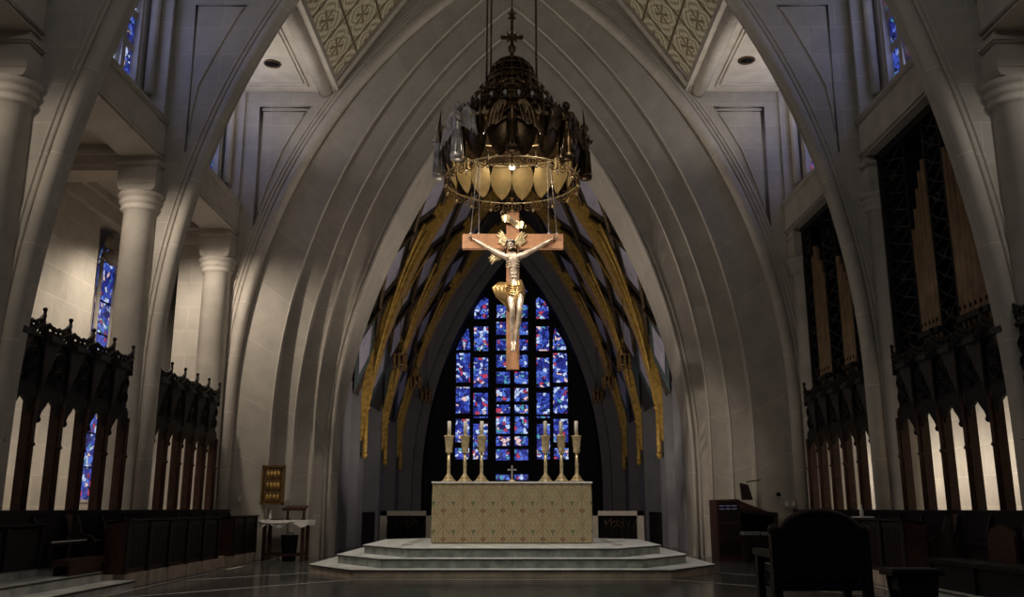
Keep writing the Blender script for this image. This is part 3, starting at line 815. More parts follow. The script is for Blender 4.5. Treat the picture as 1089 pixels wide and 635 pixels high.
# figure: one skinned body
joints = {}; verts = []; edges = []; rad = []
def J(name, p, r, par=None):
    joints[name] = len(verts); verts.append(p); rad.append(r if isinstance(r, tuple) else (r, r))
    if par: edges.append((joints[par], joints[name]))
yb = -.10
J('pelvis', (.045, yb-.02, -.79), (.135, .10)); J('belly', (.03, yb-.03, -.66), (.105, .085), 'pelvis'); J('waist', (.02, yb-.04, -.52), (.105, .085), 'belly')
J('ribs', (.01, yb-.07, -.36), (.145, .11), 'waist'); J('chest', (.0, yb-.07, -.22), (.15, .10), 'ribs')
J('neck', (-.01, yb-.08, -.09), (.055, .055), 'chest'); J('jaw', (-.035, yb-.14, -.03), (.055, .06), 'neck'); J('head', (-.045, yb-.14, .045), (.078, .088), 'jaw'); J('crown', (-.045, yb-.11, .12), (.055, .06), 'head')
for s, nm in ((-1, 'l'), (1, 'r')):
    J('sh'+nm, (s*.20, yb-.05, -.15), (.07, .07), 'chest'); J('ua'+nm, (s*.33, yb-.03, -.075), (.06, .06), 'sh'+nm)
    J('el'+nm, (s*.50, yb-.01, .02), (.045, .045), 'ua'+nm); J('fa'+nm, (s*.60, yb, .09), (.047, .045), 'el'+nm)
    J('wr'+nm, (s*.75, yb+.03, .185), (.024, .022), 'fa'+nm); J('pa'+nm, (s*.81, yb+.045, .215), (.034, .016), 'wr'+nm)
    hx = .03*s
    J('hip'+nm, (.045+s*.075, yb-.05, -.86), (.088, .088), 'pelvis')
    J('th'+nm, (.05+s*.085, yb-.13, -1.06), (.082, .082), 'hip'+nm); J('kn'+nm, (.065+s*.07, yb-.20, -1.28), (.056, .056), 'th'+nm)
    J('ca'+nm, (.045+s*.06, yb-.12, -1.48), (.055, .058), 'kn'+nm); J('an'+nm, (.02+s*.028, yb-.03, -1.86), (.03, .032), 'ca'+nm)
    J('ft'+nm, (.015+s*.024, yb-.075, -1.96), (.032, .026), 'an'+nm); J('to'+nm, (.01+s*.022, yb-.10, -2.06), (.024, .018), 'ft'+nm)
me = bpy.data.meshes.new('figure'); me.from_pydata(verts, edges, []); fig = bpy.data.objects.new('figure', me); col.objects.link(fig); fig.parent = cx
sk = fig.modifiers.new('skin', 'SKIN'); sk.use_smooth_shade = True; sk.branch_smoothing = .6
for i, v in enumerate(me.skin_vertices[0].data): v.radius = rad[i]; v.use_root = (i == 0)
ss = fig.modifiers.new('sub', 'SUBSURF'); ss.levels = ss.render_levels = 2
me.materials.append(M['flesh']); fig['label'] = 'silver gilt sculpted figure of a crucified man'
# muscles/face details as sub-parts of the sculpture
h = MB()
h.ball((-.045, yb-.10, .075), .092, 'bronze', 14, (.95, 1, .95)); h.ball((-.045, yb-.175, -.075), .035, 'bronze', 10, (1, .8, 1.3))
for s in (-1, 1): h.tube([(-.045+s*.075, yb-.12, .05), (-.045+s*.10, yb-.12, -.05), (-.03+s*.11, yb-.13, -.15)], [.03, .032, .012], 'bronze', 8)
for k in range(3):
    h.tube([(-.045+.09*math.cos(a), yb-.115+.095*math.sin(a), .105+.012*math.sin(a*4+k*2)) for a in [i*2*PI/16 for i in range(16)]], .012, 'silver', 5, closed=True)
h.build('hair', fig)
h = MB()
h.ball((-.07, yb-.222, .045), .009, 'bronze', 6); h.ball((-.03, yb-.222, .045), .009, 'bronze', 6)
h.tube([(-.05, yb-.222, .05), (-.052, yb-.245, .01), (-.05, yb-.225, .0)], [.008, .013, .006], 'flesh', 6); h.tube([(-.07, yb-.205, -.022), (-.03, yb-.205, -.022)], .006, 'bronze', 5)
h.build('face', fig)
for s in (-1, 1):
    h = MB()
    for k in range(4):
        a = math.radians(25+(k-1.5)*14); bx, bz = s*.835, .225
        p0 = Vector((bx, yb+.04, bz+(k-1.5)*-.016*1))
        dr = Vector((s*math.cos(a)*.8, -.35, math.sin(a)))
        q1 = p0+dr*.035; q2 = q1+Vector((s*.012, -.028, .008)); q3 = q2+Vector((-s*.012, -.018, -.004))
        h.tube([p0-dr*.02, p0, q1, q2, q3], [.011, .011, .01, .009, .007], 'flesh', 7)
    h.tube([(s*.80, yb+.03, .235), (s*.80, yb-.0, .265), (s*.825, yb-.02, .28)], [.011, .011, .008], 'flesh', 7)
    h.ball((s*.805, yb+.015, .21), .014, 'bronze', 8); h.build('fingers', fig)
# rib and abdomen relief
h = MB()
for s in (-1, 1):
    h.ball((s*.07, yb-.145, -.21), .062, 'flesh', 12, (1.1, .5, .8))
    for k in range(3): h.tube([(s*.03, yb-.165, -.30-.045*k), (s*.09, yb-.155, -.32-.05*k), (s*.13, yb-.10, -.30-.05*k)], .01, 'flesh', 6)
    for k in range(3): h.ball((.02+s*.032, yb-.122, -.47-.07*k), .034, 'flesh', 10, (.9, .5, .9))
h.build('torso_relief', fig)
# loincloth
h = MB(); k_ = 28; lv = [(-.66, .115, .10), (-.72, .14, .125), (-.80, .165, .145), (-.90, .185, .165), (-1.0, .185, .175), (-1.10, .165, .17)]
vs = []
for (z, rx, ry) in lv:
    for j in range(k_):
        a = 2*PI*j/k_; w = 1+.07*math.sin(a*7+z*14)+.04*math.sin(a*11)
        zz = z+(.04*math.cos(a*1-.8))+(.05*math.sin(a*2+1) if z < -1.0 else 0)
        vs.append((.045+rx*w*math.cos(a), yb-.03-.03*(z < -.85)+ry*w*math.sin(a)*.8, zz))
h.add(vs, [(i*k_+j, i*k_+(j+1) % k_, (i+1)*k_+(j+1) % k_, (i+1)*k_+j) for i in range(len(lv)-1) for j in range(k_)], 'giltcloth', None, True)
for k in range(5): h.tube([(-.11, yb-.08-.03*k, -.74-.05*k), (.04, yb-.16-.01*k, -.80-.05*k), (.19, yb-.09-.02*k, -.76-.03*k)], .02, 'giltcloth', 6)
h.build('loincloth', fig)
h = MB()  # hanging knot of drapery at the left hip
for k in range(6):
    x = -.13-.03*k; h.tube([(x+.03, yb-.08, -.72), (x-.03-.01*k, yb-.12-.02*(k % 2), -.83), (x-.01, yb-.1, -.98), (x+.04+.012*k, yb-.1, -1.10-.05*(5-k)*.6)], [.03, .045, .045, .02], 'giltcloth', 8)
h.build('drapery_knot', fig)
# gilt halo rays
m = MB()
for (a, l) in ((2.25, .33), (2.6, .22), (.85, .33), (.55, .25), (3.65, .30), (3.4, .24)):
    ca, sa = math.cos(a), math.sin(a); c0 = Vector((-.03, -.04, .03))
    if a > 3: c0 = Vector((-.12, -.04, -.06))
    for j in range(3):
        aa = a+(j-1)*.14; d = Vector((math.cos(aa), 0, math.sin(aa)))
        pts = [c0+d*(.08+l*q/5)+Vector((0, .01, .018*math.sin(q*1.7+j))) for q in range(6)]
        m.tube(pts, [.022, .03, .035, .03, .03, .012], 'brass', 6)
m.build('halo_rays', cx)
for x in (-.83, -.67, .71, .87):
    m = MB(); m.tube([(x, .06, .32), (x*1.0+(.12 if x < -.8 else (-.12 if x > .8 else 0)), .06+.2*(abs(x) < .8), 1.9)], .011, 'silver', 6)
    m.ball((x, .06, .345), .03, 'silver', 8); m.build('hanging_cable', cx)

# ---------------------------------------------------------------- corona canopy
co = empty('hanging_canopy', (0, 17.0, 7.3), 'bronze crown shaped canopy with angels hung above the crucifix', 'canopy')
ZB = 7.3
def ring(m, r, z, w, mat, k=40, t=6): m.tube([(r*math.cos(2*PI*i/k), r*math.sin(2*PI*i/k), z-ZB) for i in range(k)], w, mat, t, closed=True)
# body shell: dark openwork drum and cone
m = MB()
prof = [(1.36, 8.32-ZB), (1.30, 8.40-ZB), (1.22, 8.48-ZB), (1.02, 8.72-ZB), (.80, 8.95-ZB), (.68, 9.10-ZB), (.64, 9.22-ZB)]
k_ = 48
vs = []
for r, z in prof:
    for j in range(k_): a = 2*PI*j/k_; vs.append((r*math.cos(a), r*math.sin(a), z))
m.add(vs, [(i*k_+j, i*k_+(j+1) % k_, (i+1)*k_+(j+1) % k_, (i+1)*k_+j) for i in range(len(prof)-1) for j in range(k_)], 'bronze', None, True)
bd = m.build('canopy_shell', co)
m = MB()
for r, z, w in ((1.38, 8.32, .045), (1.25, 8.50, .03), (1.05, 8.74, .035), (.82, 8.98, .03), (.66, 9.20, .045), (.62, 9.32, .03), (.50, 9.55, .03)): ring(m, r, z, w, 'bronze')
m.build('ring_moulding', co)
# cresting of small leaves on the rings
for r, z, n_, h_ in ((1.32, 8.42, 30, .17), (1.06, 8.74, 26, .16), (.80, 9.0, 22, .18), (.62, 9.22, 18, .22)):
    m = MB()
    m.tube([(r, 0, z-ZB), (r+.05, 0, z-ZB+h_*.5), (r, 0, z-ZB+h_)], [.025, .038, .006], 'silver' if r > 1 and r < 1.2 else 'bronze', 6)
    for d in (-1, 1): m.tube([(r+.02, d*q/6*r*2.6/n_, z-ZB+h_*.5*math.sin(q/6*PI)) for q in range(7)], .014, 'bronze', 5)
    l0 = m.build('leaf_cresting', co)
    for k in range(n_):
        o = l0 if k == 0 else l0.copy()
        if k: col.objects.link(o)
        o.rotation_euler = (0, 0, 2*PI*k/n_)
# dome of ribs
m = MB()
DR, DZ = .52, 9.40
def dm(t): return DR*math.cos(t)**.75, DZ-ZB+.66*math.sin(t)
for k in range(16):
    a = 2*PI*k/16; m.tube([(dm(t)[0]*math.cos(a), dm(t)[0]*math.sin(a), dm(t)[1]) for t in [i*PI/2/10*.995 for i in range(11)]], .02, 'bronze', 6)
for t in (.0, .15, .35, .7, 1.1): ring(m, dm(t)[0], dm(t)[1]+ZB, .022, 'bronze')
for k in range(16):
    for t0, t1 in ((.35, .7), (.7, 1.1)):
        a = 2*PI*k/16; e_ = 2*PI/16; r0, z0 = dm(t0); r1, z1 = dm(t1)
        m.tube([(r0*math.cos(a), r0*math.sin(a), z0), (r1*math.cos(a+e_), r1*math.sin(a+e_), z1)], .012, 'bronze', 5)
m.lathe([(.49, -.2), (.49, .15), (.44, .30), (.36, .44), (.22, .56), (.06, .61)], (0, 0, DZ-ZB), 'deep', 24)
m.build('dome', co)
# finial cross
m = MB(); z = 10.04-ZB
m.lathe([(.09, 0), (.14, .04), (.06, .1), (.035, .16), (.08, .24), (.09, .3), (.04, .36), (.03, .5)], (0, 0, z), 'bronze', 14)
m.box((-.03, -.03, z+.4), (.03, .03, z+1.15), 'bronze'); m.box((-.19, -.025, z+.50), (.19, .025, z+.57), 'bronze')
for x, zz in ((-.2, .535), (.2, .535)): m.ball((x, 0, z+zz), .05, 'bronze', 8)
for a in (PI/4, 3*PI/4, 5*PI/4, 7*PI/4): m.tube([(0, 0, z+.535), (.15*math.cos(a), 0, z+.535+.14*math.sin(a))], [.03, .015], 'bronze', 6)
for a in (PI/4, 3*PI/4, 5*PI/4, 7*PI/4): m.tube([(0, 0, z+1.03), (.1*math.cos(a), 0, z+1.03+.1*math.sin(a))], [.035, .02], 'bronze', 6)
m.tube([(0, 0, z+1.1), (0, 0, z+6.0)], .018, 'bronze', 6)
m.build('finial_cross', co)
for x, y in ((-.52, -.12), (-.44, .1), (.50, -.1), (.515, .1)):
    m = MB(); m.tube([(x, y, 9.15-ZB), (x*.94, y, 16.5-ZB)], .02, 'bronze', 6); m.build('suspension_cable', co)
# petals
NPET = 18
def petal():
    p = MB(); n_ = 12; w_ = 7; vs = []
    for i in range(n_+1):
        t = i/n_; z = 8.30-.86*t-ZB; hw = .235*((.62+.38*math.sin(min(1, t/.4)*PI/2)) if t < .4 else math.cos((t-.4)/.6*PI/2)**.72)
        for j in range(w_):
            u = -1+2*j/(w_-1); r = 1.36+.06*math.sin(t*PI)-.10*t+.0*u
            vs.append((r-.045*u*u, u*hw, z))
    fs = [(i*w_+j, i*w_+j+1, (i+1)*w_+j+1, (i+1)*w_+j) for i in range(n_) for j in range(w_-1)]
    p.add(vs, fs, 'petal', None, True)
    p.add([(x+.014, y, z) for x, y, z in vs], [tuple(reversed(f)) for f in fs], 'bronze', None, True)  # outer face in dark bronze paints in the unlit side of the petals
    return p
pet0 = None
for k in range(NPET):
    if pet0 is None: pet0 = petal().build('petal', co); o = pet0
    else: o = pet0.copy(); col.objects.link(o); o.parent = co
    o.rotation_euler = (0, 0, 2*PI*(k+.5)/NPET+PI/2)
# scrolls with pendants between petals
def scroll():
    p = MB()
    for s in (-1, 1):
        pts = []
        for i in range(26):
            t = i/25*2.2*2*PI*.72; r = .105*(1-i/30)
            pts.append((1.33, s*(.12+r*math.cos(t+PI)), 7.33-ZB+r*math.sin(t+PI)*1.0))
        p.tube(pts, .011, 'darkgold', 5)
    p.tube([(1.33, 0, 7.56-ZB), (1.33, 0, 7.26-ZB)], [.014, .022], 'darkgold', 6); p.ball((1.33, 0, 7.24-ZB), .035, 'brass', 8)
    return p
sc0 = None
for k in range(NPET):
    if sc0 is None: sc0 = scroll().build('scroll_pendant', co); o = sc0
    else: o = sc0.copy(); col.objects.link(o); o.parent = co
    o.rotation_euler = (0, 0, 2*PI*k/NPET+PI/2)
# outer filigree band at petal heads, drooping volutes and small finials
m = MB()
ring(m, 1.42, 8.30, .035, 'brass', 54); ring(m, 1.30, 8.24, .025, 'brass', 54); ring(m, 1.34, 7.42, .014, 'brass', 54)
for k in range(36):
    a = 2*PI*k/36; c_, s_ = math.cos(a), math.sin(a)
    m.tube([(1.42*c_, 1.42*s_, 8.3-ZB), (1.50*c_, 1.50*s_, 8.36-ZB), (1.53*c_, 1.53*s_, 8.27-ZB), (1.48*c_, 1.48*s_, 8.22-ZB)], .016, 'brass', 5)
m.build('filigree_band', co)
for k in range(8):
    m = MB(); a = 2*PI*(k+.5)/8-PI/2; c_, s_ = math.cos(a), math.sin(a)
    m.tube([(1.5*c_, 1.5*s_, 8.0-ZB), (1.54*c_, 1.54*s_, 8.3-ZB), (1.50*c_, 1.50*s_, 8.7-ZB)], [.03, .03, .005], 'bronze', 6)
    m.build('spike_finial', co)
m = MB()   # inner light bowl hung in the crown
m.lathe([(.02, 0), (.12, .01), (.18, .05), (.19, .08), (.17, .08), (.1, .035), (.02, .03)], (0, 0, 7.72-ZB), 'brass', 20)
m.lathe([(.02, 0), (.10, .01), (.14, .05), (.15, .07)], (0, 0, 8.1-ZB), 'brass', 20)
m.tube([(0, 0, 7.8-ZB), (0, 0, 9.2-ZB)], .012, 'brass', 6)
for a in range(6):
    c_, s_ = math.cos(a*PI/3), math.sin(a*PI/3); m.tube([(.18*c_, .18*s_, 8.15-ZB), (1.32*c_, 1.32*s_, 8.28-ZB)], .014, 'brass', 5)
lb = m.build('lamp_bowl', co)
m = MB(); m.ball((0, 0, 7.70-ZB), .06, 'bulb', 10, (1, 1, .6)); m.ball((0, 0, 8.08-ZB), .05, 'bulb', 10, (1, 1, .6)); m.build('bulb', lb)
# angels
def angel(mat):
    root = bpy.data.objects.new('angel', None); col.objects.link(root); root.parent = co; root.empty_display_size = .05
    m = MB()   # local: facing +x (outward), feet at z=0
    m.lathe([(.05, -.1), (.11, -.08), (.12, 0), (.085, .05), (.08, .3), (.075, .5), (.09, .62), (.095, .7), (.085, .76), (.04, .80), (.035, .83)], (0, 0, 0), mat, 14)
    for k in range(8):
        a = k*PI/4; m.tube([(.10*math.cos(a), .10*math.sin(a), 0), (.078*math.cos(a), .078*math.sin(a), .45)], .014, mat, 5)
    m.ball((.01, 0, .90), .062, mat, 12, (1, .9, 1.15))
    m.ball((.07, 0, .89), .012, mat, 6)
    for s in (-1, 1):
        m.tube([(0, s*.085, .73), (.05, s*.12, .60), (.13, s*.03, .66)], [.035, .03, .02], mat, 8)
    m.build('angel_body', root)
    m = MB(); m.ball((-.015, 0, .93), .066, mat, 12, (1, 1, 1)); m.build('hair', root)
    for s in (-1, 1):
        w = MB()
        # feathered wing plate curving out and down
        out = [(-.03, .04, .70), (-.03, .12, .86), (-.03, .22, .88), (-.02, .33, .74), (-.02, .42, .50), (-.02, .48, .24), (-.02, .40, .36), (-.02, .33, .42), (-.02, .27, .40), (-.02, .20, .46), (-.02, .13, .50), (-.03, .06, .55)]
        vs = [(x, s*y, z) for x, y, z in out]+[(x-.03, s*y, z) for x, y, z in out]; n_ = len(out)
        w.add(vs, [tuple(range(n_)), tuple(range(2*n_-1, n_-1, -1))]+[(i, (i+1) % n_, (i+1) % n_+n_, i+n_) for i in range(n_)], mat)
        for k in range(5):
            y0 = .08+.07*k; w.tube([(-.05, s*y0, .80-.02*k), (-.03, s*(y0+.06), .62-.05*k), (-.03, s*(y0+.09), .48-.06*k)], [.03, .022, .008], mat, 6)
        w.build('wing', root)
    return root
an0 = {}
for k in range(8):
    a = -PI/2+k*PI/4; mat = 'silver' if k in (7, 6) else 'bronze'  # silver on the left angels paints in the light falling on them
    if mat not in an0: an0[mat] = o = angel(mat)
    else: o = copy_tree(an0[mat], co)
    o.location = (1.47*math.cos(a), 1.47*math.sin(a), 7.55-ZB); o.rotation_euler = (0, 0, a); o.scale = (1.1, 1.1, 1.1)

# ---------------------------------------------------------------- choir stalls
def canopy_run(s, y0, n_, pitch, label, tall=0):
    X = s*6.3
    e = empty('stall_canopy', (X, y0, 0), label, 'stall canopy', 'carved choir stall canopies'); 
    def LB(): return MB()
    t = -s  # inward direction is -s
    for k in range(n_+1):
        y = k*pitch; m = MB()
        m.box((0, y-.045, .36), (s*.13, y+.045, 2.62), 'redwood'); m.tube([(-s*.02, y, 1.0), (-s*.02, y, 2.5)], .035, 'redwood', 8)
        m.lathe([(.03, 0), (.06, .03), (.035, .07)], (-s*.02, y, 1.85), 'redwood', 8)
        m.build('post', e)
    for k in range(n_):
        y = k*pitch; w = pitch
        b = MB()
        # hood box behind the pierced front (open soffit)
        b.box((s*.12, y+.02, 2.55), (s*.15, y+w-.02, 3.3), 'blackwood')
        b.box((0.02*s, y-.03, 2.5), (s*.15, y+.03, 3.35), 'blackwood')
        b.box((.02*s, y+.02, 2.62), (.05*s, y+w-.02, 3.28), 'blackwood')
        b.box((.02*s, y+.02, 2.6), (s*.15, y+w-.02, 2.66), 'blackwood')
        b.build('hood', e)
        # ogee lower fringe
        b = MB(); pl = [(y+.03, 2.66), (y+.03, 2.36), (y+.10, 2.22), (y+.16, 2.25), (y+.20, 2.33), (y+.28, 2.40), (y+w/2, 2.50), (y+w-.22, 2.42), (y+w-.15, 2.33), (y+w-.08, 2.36), (y+w-.03, 2.45), (y+w-.03, 2.66)]
        b.prism(pl, 'x', -.01*s, .03*s, 'blackwood')
        b.ball((0, y+.12, 2.22), .05, 'blackwood', 8); b.ball((0, y+w-.12, 2.32), .035, 'blackwood', 8)
        b.build('fringe', e)
        # tracery front
        b = MB()
        def q(pts, r=.018): b.tube([(-.015*s, y+a, z) for a, z in pts], r, 'blackwood', 5)
        for cz in (2.82, 3.05):
            for cy in (w*.3, w*.7):
                q([(cy+.12*math.cos(a), cz+.10*math.sin(a)) for a in [i*2*PI/10 for i in range(11)]])
                q([(cy+.05*math.cos(a), cz+.05*math.sin(a)) for a in [i*2*PI/8 for i in range(9)]], .014)
        # cresting: ramps up to the far post, pierced
        q([(.02, 3.28), (.02, 3.46), (w*.15, 3.50), (w*.35, 3.45), (w*.65, 3.47), (w*.85, 3.53), (w-.02, 3.60)], .03)
        for f_ in (.1, .3, .5, .68, .85): q([(w*f_, 3.38), (w*(f_+.06), 3.47+.06*f_)], .022)
        q([(.02, 3.28), (w-.02, 3.30)], .03)
        for cy, cz, rr in ((w*.2, 3.355, .045), (w*.38, 3.36, .05), (w*.56, 3.37, .05), (w*.75, 3.385, .065), (w*.9, 3.42, .05)):
            q([(cy+rr*math.cos(a), cz+rr*math.sin(a)) for a in [i*2*PI/8 for i in range(9)]], .016)
            q([(cy-rr, cz-.03), (cy+rr, cz+.03)], .012)
        q([(.02, 3.33), (w*.3, 3.36), (w*.6, 3.37), (w-.02, 3.50)], .035)
        b.build('tracery', e)
        b = MB(); b.add([(-.04*s, y+.05, 3.25), (-.10*s, y+.34, 3.25), (-.03*s, y+.08, 2.60), (-.015*s, y+.05, 3.25), (-.07*s, y+.34, 3.25), (-.005*s, y+.08, 2.60)],
                        [(0, 1, 2), (5, 4, 3), (0, 3, 4, 1), (1, 4, 5, 2), (2, 5, 3, 0)], 'greywood'); b.box((-.02*s, y+.05, 3.25), (-.12*s, y+.36, 3.33), 'greywood')
        b.build('gable_board', e)
        b = MB(); yy = y+w; b.tube([(0, yy, 3.2), (0, yy, 3.66)], [.03, .022], 'blackwood', 6); b.ball((0, yy, 3.68), .035, 'blackwood', 8); b.ball((0, yy, 3.58), .03, 'blackwood', 8)
        b.build('finial', e)
    return e
canopy_run(-1, 11.18, 5, .728, 'black carved canopy over the nearer left choir stalls')
canopy_run(-1, 15.88, 5, .70, 'black carved canopy over the farther left choir stalls')
canopy_run(1, 10.4, 6, .728, 'black carved canopy over the nearer right choir stalls, below the organ pipes')
canopy_run(1, 15.88, 5, .70, 'black carved canopy over the farther right choir stalls, below the organ pipes')

def desk(s, y0, n_, pitch, label):
    X = s*5.3; e = empty('choir_desk', (X, y0, .0), label, 'choir desk')
    L_ = n_*pitch
    b = MB(); b.box((-s*.02, .0, .0), (s*.12, L_, .19), 'tanmarble'); 
    for k in range(1, n_): b.box((-s*.022, k*pitch-.012, 0), (0, k*pitch+.012, .19), 'nosing')
    b.build('plinth', e)
    for k in range(n_):
        b = MB(); y = k*pitch
        b.box((0.015*s, y+.04, .19), (s*.05, y+pitch-.04, .88), 'redwood')
        for j in range(6): b.box((0, y+.10+j*(pitch-.2)/6+.012, .26), (s*.02, y+.10+(j+1)*(pitch-.2)/6-.012, .80), 'wood')
        b.box((-.005*s, y+.04, .80), (s*.04, y+pitch-.04, .88), 'wood'); b.build('panel', e)
    for k in range(n_+1):
        b = MB(); y = k*pitch; b.box((-.03*s, y-.04, .19), (s*.08, y+.04, .90), 'wood'); b.build('stile', e)
    b = MB(); b.prism([(-.05*s, .90), (.27*s, .85), (.27*s, .88), (-.05*s, .93)], 'y', -.05, L_+.05, 'wood'); b.build('sloped_top', e)
    for yy in (0, L_):
        b = MB(); b.box((.0, yy-.05, .19), (s*.28, yy+.05, .90), 'redwood'); b.build('end_panel', e)
    return e
desk(-1, 12.85, 5, .79, 'long red brown panelled choir desk on the left with five panels')
desk(-1, 17.75, 2, .74, 'short panelled choir desk on the left behind the white clothed table')
desk(1, 12.6, 5, .79, 'panelled choir desk on the right behind the stool')

def back_row(s, y0, y1, X, label, z0=.36, D=.30):
    e = empty('choir_bench', (s*X, y0, 0), label, 'choir bench'); Ln = y1-y0
    b = MB(); b.box((0, 0, z0), (s*.05, Ln, .99), 'blackwood'); b.build('back', e)
    b = MB(); b.box((-.03*s, -.02, .99), (s*.13, Ln+.02, 1.045), 'blackwood')
    b.build('cap_rail', e)
    n_ = int(Ln/.75)
    for k in range(n_+1):
        b = MB(); y = k*Ln/n_
        b.prism([(-s*q_, z_) for q_, z_ in ((0, z0), (D, z0), (D, .62), (D*.8, .70), (.10, .74), (.03, .95), (0, .99))], 'y', y-.03, y+.03, 'wood')
        b.build('arm_divider', e)
    b = MB(); b.box((-s*(D-.04), .03, .60), (0, Ln-.03, .635), 'wood'); b.build('seat', e)
    return e
back_row(-1, 12.75, 19.6, 5.98, 'dark wooden choir bench back running along the left stalls')
back_row(-1, 8.3, 12.5, 6.02, 'dark wooden choir bench at the near left beside the steps', D=.08)
back_row(1, 12.75, 19.6, 5.98, 'dark wooden choir bench back running along the right stalls')
back_row(1, 8.3, 12.5, 6.02, 'dark wooden choir bench at the near right edge', D=.08)
# near left desk (black mass) and low kneeler row
e = empty('choir_desk', (-5.84, 8.4, .36), 'black near left choir desk cut off by the left edge', 'choir desk')
b = MB(); b.box((0, 0, 0), (-.06, 3.2, .46), 'blackwood'); b.build('front', e)
b = MB(); b.prism([(.05, .50), (-.09, .47), (-.09, .50), (.05, .53)], 'y', -.05, 3.25, 'blackwood'); b.build('sloped_top', e)
for k in range(5):
    b = MB(); b.box((.03, k*.78, 0), (0, k*.78+.06, .49), 'blackwood'); b.build('stile', e)
e = empty('kneeler', (-5.63, 11.70, .24), 'low red brown kneeler at the top of the left steps', 'kneeler')
b = MB(); b.box((-.12, 0, .12), (.12, 1.0, .2), 'redwood'); b.build('board', e)
b = MB(); b.box((-.10, .05, 0), (-.06, .95, .12), 'redwood'); b.box((.06, .05, 0), (.1, .95, .12), 'redwood'); b.build('support', e)
o = empty('book_ledge', (-5.86, 11.72, .36), 'narrow dark ledge with pale edge behind the left steps', 'ledge')
b = MB(); b.box((-.07, 0, .25), (.09, .95, .285), 'wood'); b.build('shelf_board', o)
b = MB(); b.box((.08, 0, .285), (.095, .95, .30), 'white'); q_ = b.build('edge_strip', o); q_['label'] = 'pale edge strip of the ledge'
for yy in (.02, .88):
    b = MB(); b.box((-.07, yy, 0), (.06, yy+.05, .25), 'wood'); b.build('bracket', o)

# ---------------------------------------------------------------- organ cases (right)
def organ(y0, y1, label, stacks):
    e = empty('organ_case', (6.5, y0, 3.35), label, 'organ case', 'organ cases above the right stalls'); W = y1-y0
    b = MB(); b.box((.27, 0, 0), (.33, W, 3.85), 'deep'); b.build('back_board', e)
    b = MB(); b.box((-.02, 0, 0), (.28, .07, 3.85), 'lattice'); b.box((-.02, W-.07, 0), (.28, W, 3.85), 'lattice'); b.box((-.02, 0, 3.72), (.28, W, 3.85), 'lattice'); b.box((-.02, 0, 0), (.28, W, .1), 'lattice')
    b.build('frame', e)
    # lattice screens between pipe towers
    spans = []; y = .07
    for st in stacks:
        spans.append((y, st[0]-y0-.02)); y = st[0]-y0+st[1]*len(st[2])+.02
    spans.append((y, W-.07))
    for (a, c_) in spans:
        if c_-a < .15: continue
        b = MB()
        b.box((.02, a, .1), (.06, a+.03, 3.72), 'lattice'); b.box((.02, c_-.03, .1), (.06, c_, 3.72), 'lattice')
        nz = 12
        for i in range(nz):
            z = .1+3.62*i/nz; h_ = 3.62/nz
            b.tube([(.03, a, z), (.03, (a+c_)/2+.06, z+h_*.5), (.03, c_, z+h_)], .018, 'lattice', 5); b.tube([(.03, c_, z), (.03, (a+c_)/2-.06, z+h_*.5), (.03, a, z+h_)], .018, 'lattice', 5)
            if i % 3 == 1: b.tube([(.03, (a+c_)/2+.08*math.cos(q), z+h_*.5+.08*math.sin(q)) for q in [j*PI/4 for j in range(8)]], .018, 'lattice', 5, closed=True)
        b.build('lattice_screen', e)
    for st in stacks:
        yb_, d, hs = st
        b = MB(); b.box((-.05, yb_-y0-.01, .33), (.03, yb_-y0+d*len(hs)+.01, .42), 'lattice')
        b.build('pipe_rail', e)
        for k, h_ in enumerate(hs):
            p = MB(); r = d*.40
            p.lathe([(r*.3, 0), (r*.95, .38), (r, .42), (r, h_), (r*.8, h_), (r*.8, h_-.02)], (.05, yb_-y0+d*(k+.5), .03), 'pipe', 12)
            p.box((.05-r-.003, yb_-y0+d*(k+.5)-r*.35, .5), (.05-r+.012, yb_-y0+d*(k+.5)+r*.35, .56), 'deep')
            p.build('organ_pipe', e)
organ(11.5, 15.08, 'dark organ case with two towers of brown pipes between the nearer right piers',
      [(11.95, .15, [1.95, 2.2, 2.45, 2.65, 2.85, 3.0]), (13.45, .13, [3.1, 2.95, 2.7, 2.4, 2.1])])
organ(15.95, 19.4, 'dark organ case with two towers of brown pipes between the farther right piers',
      [(16.9, .15, [2.0, 2.2, 2.4, 2.6]), (18.25, .14, [2.5, 2.8, 3.1, 3.2, 3.0])])

# ---------------------------------------------------------------- furniture left
e = empty('credence_table', (-4.76, 19.66, 0), 'small dark table with a white cloth by the left pier', 'table')
for x in (-.40, .40):
    for y in (-.22, .22):
        b = MB(); b.box((x-.035, y-.035, 0), (x+.035, y+.035, .78), 'redwood'); b.build('leg', e)
b = MB(); b.box((-.5, -.3, .78), (.5, .3, .82), 'redwood'); b.build('tabletop', e)
for yy in (-.24, .20):
    b = MB(); b.box((-.40, yy, .1), (.40, yy+.04, .15), 'redwood'); b.build('stretcher', e)
b = MB(); k_ = 24
b.box((-.52, -.32, .821), (.53, .32, .828), 'linen')
vs = []
for i in range(k_+1):
    x = -.52+1.05*i/k_; dpt = .10+.07*math.sin(i/k_*PI)**2*0+.05*math.cos(i*.6)+.035*(i/k_ < .4)
    for j, z in enumerate((.828, .828-dpt*.5, .828-dpt)):
        vs.append((x, -.325-.01*j+.012*math.sin(i*1.7)*j, z))
b.add(vs, [(3*i+j, 3*i+3+j, 3*i+4+j, 3*i+1+j) for i in range(k_) for j in range(2)], 'linen', None, True)
b.tube([(-.51, -.345, .79), (-.3, -.35, .765), (0, -.35, .77), (.25, -.345, .80)], .016, 'linen', 6)
b.box((-.525, -.32, .70), (-.518, .32, .828), 'linen'); b.box((.528, -.32, .72), (.535, .32, .828), 'linen')
o = b.build('tablecloth', None, (-4.76, 19.66, 0)); tag(o, 'creased white cloth draped over the small dark table', 'tablecloth')
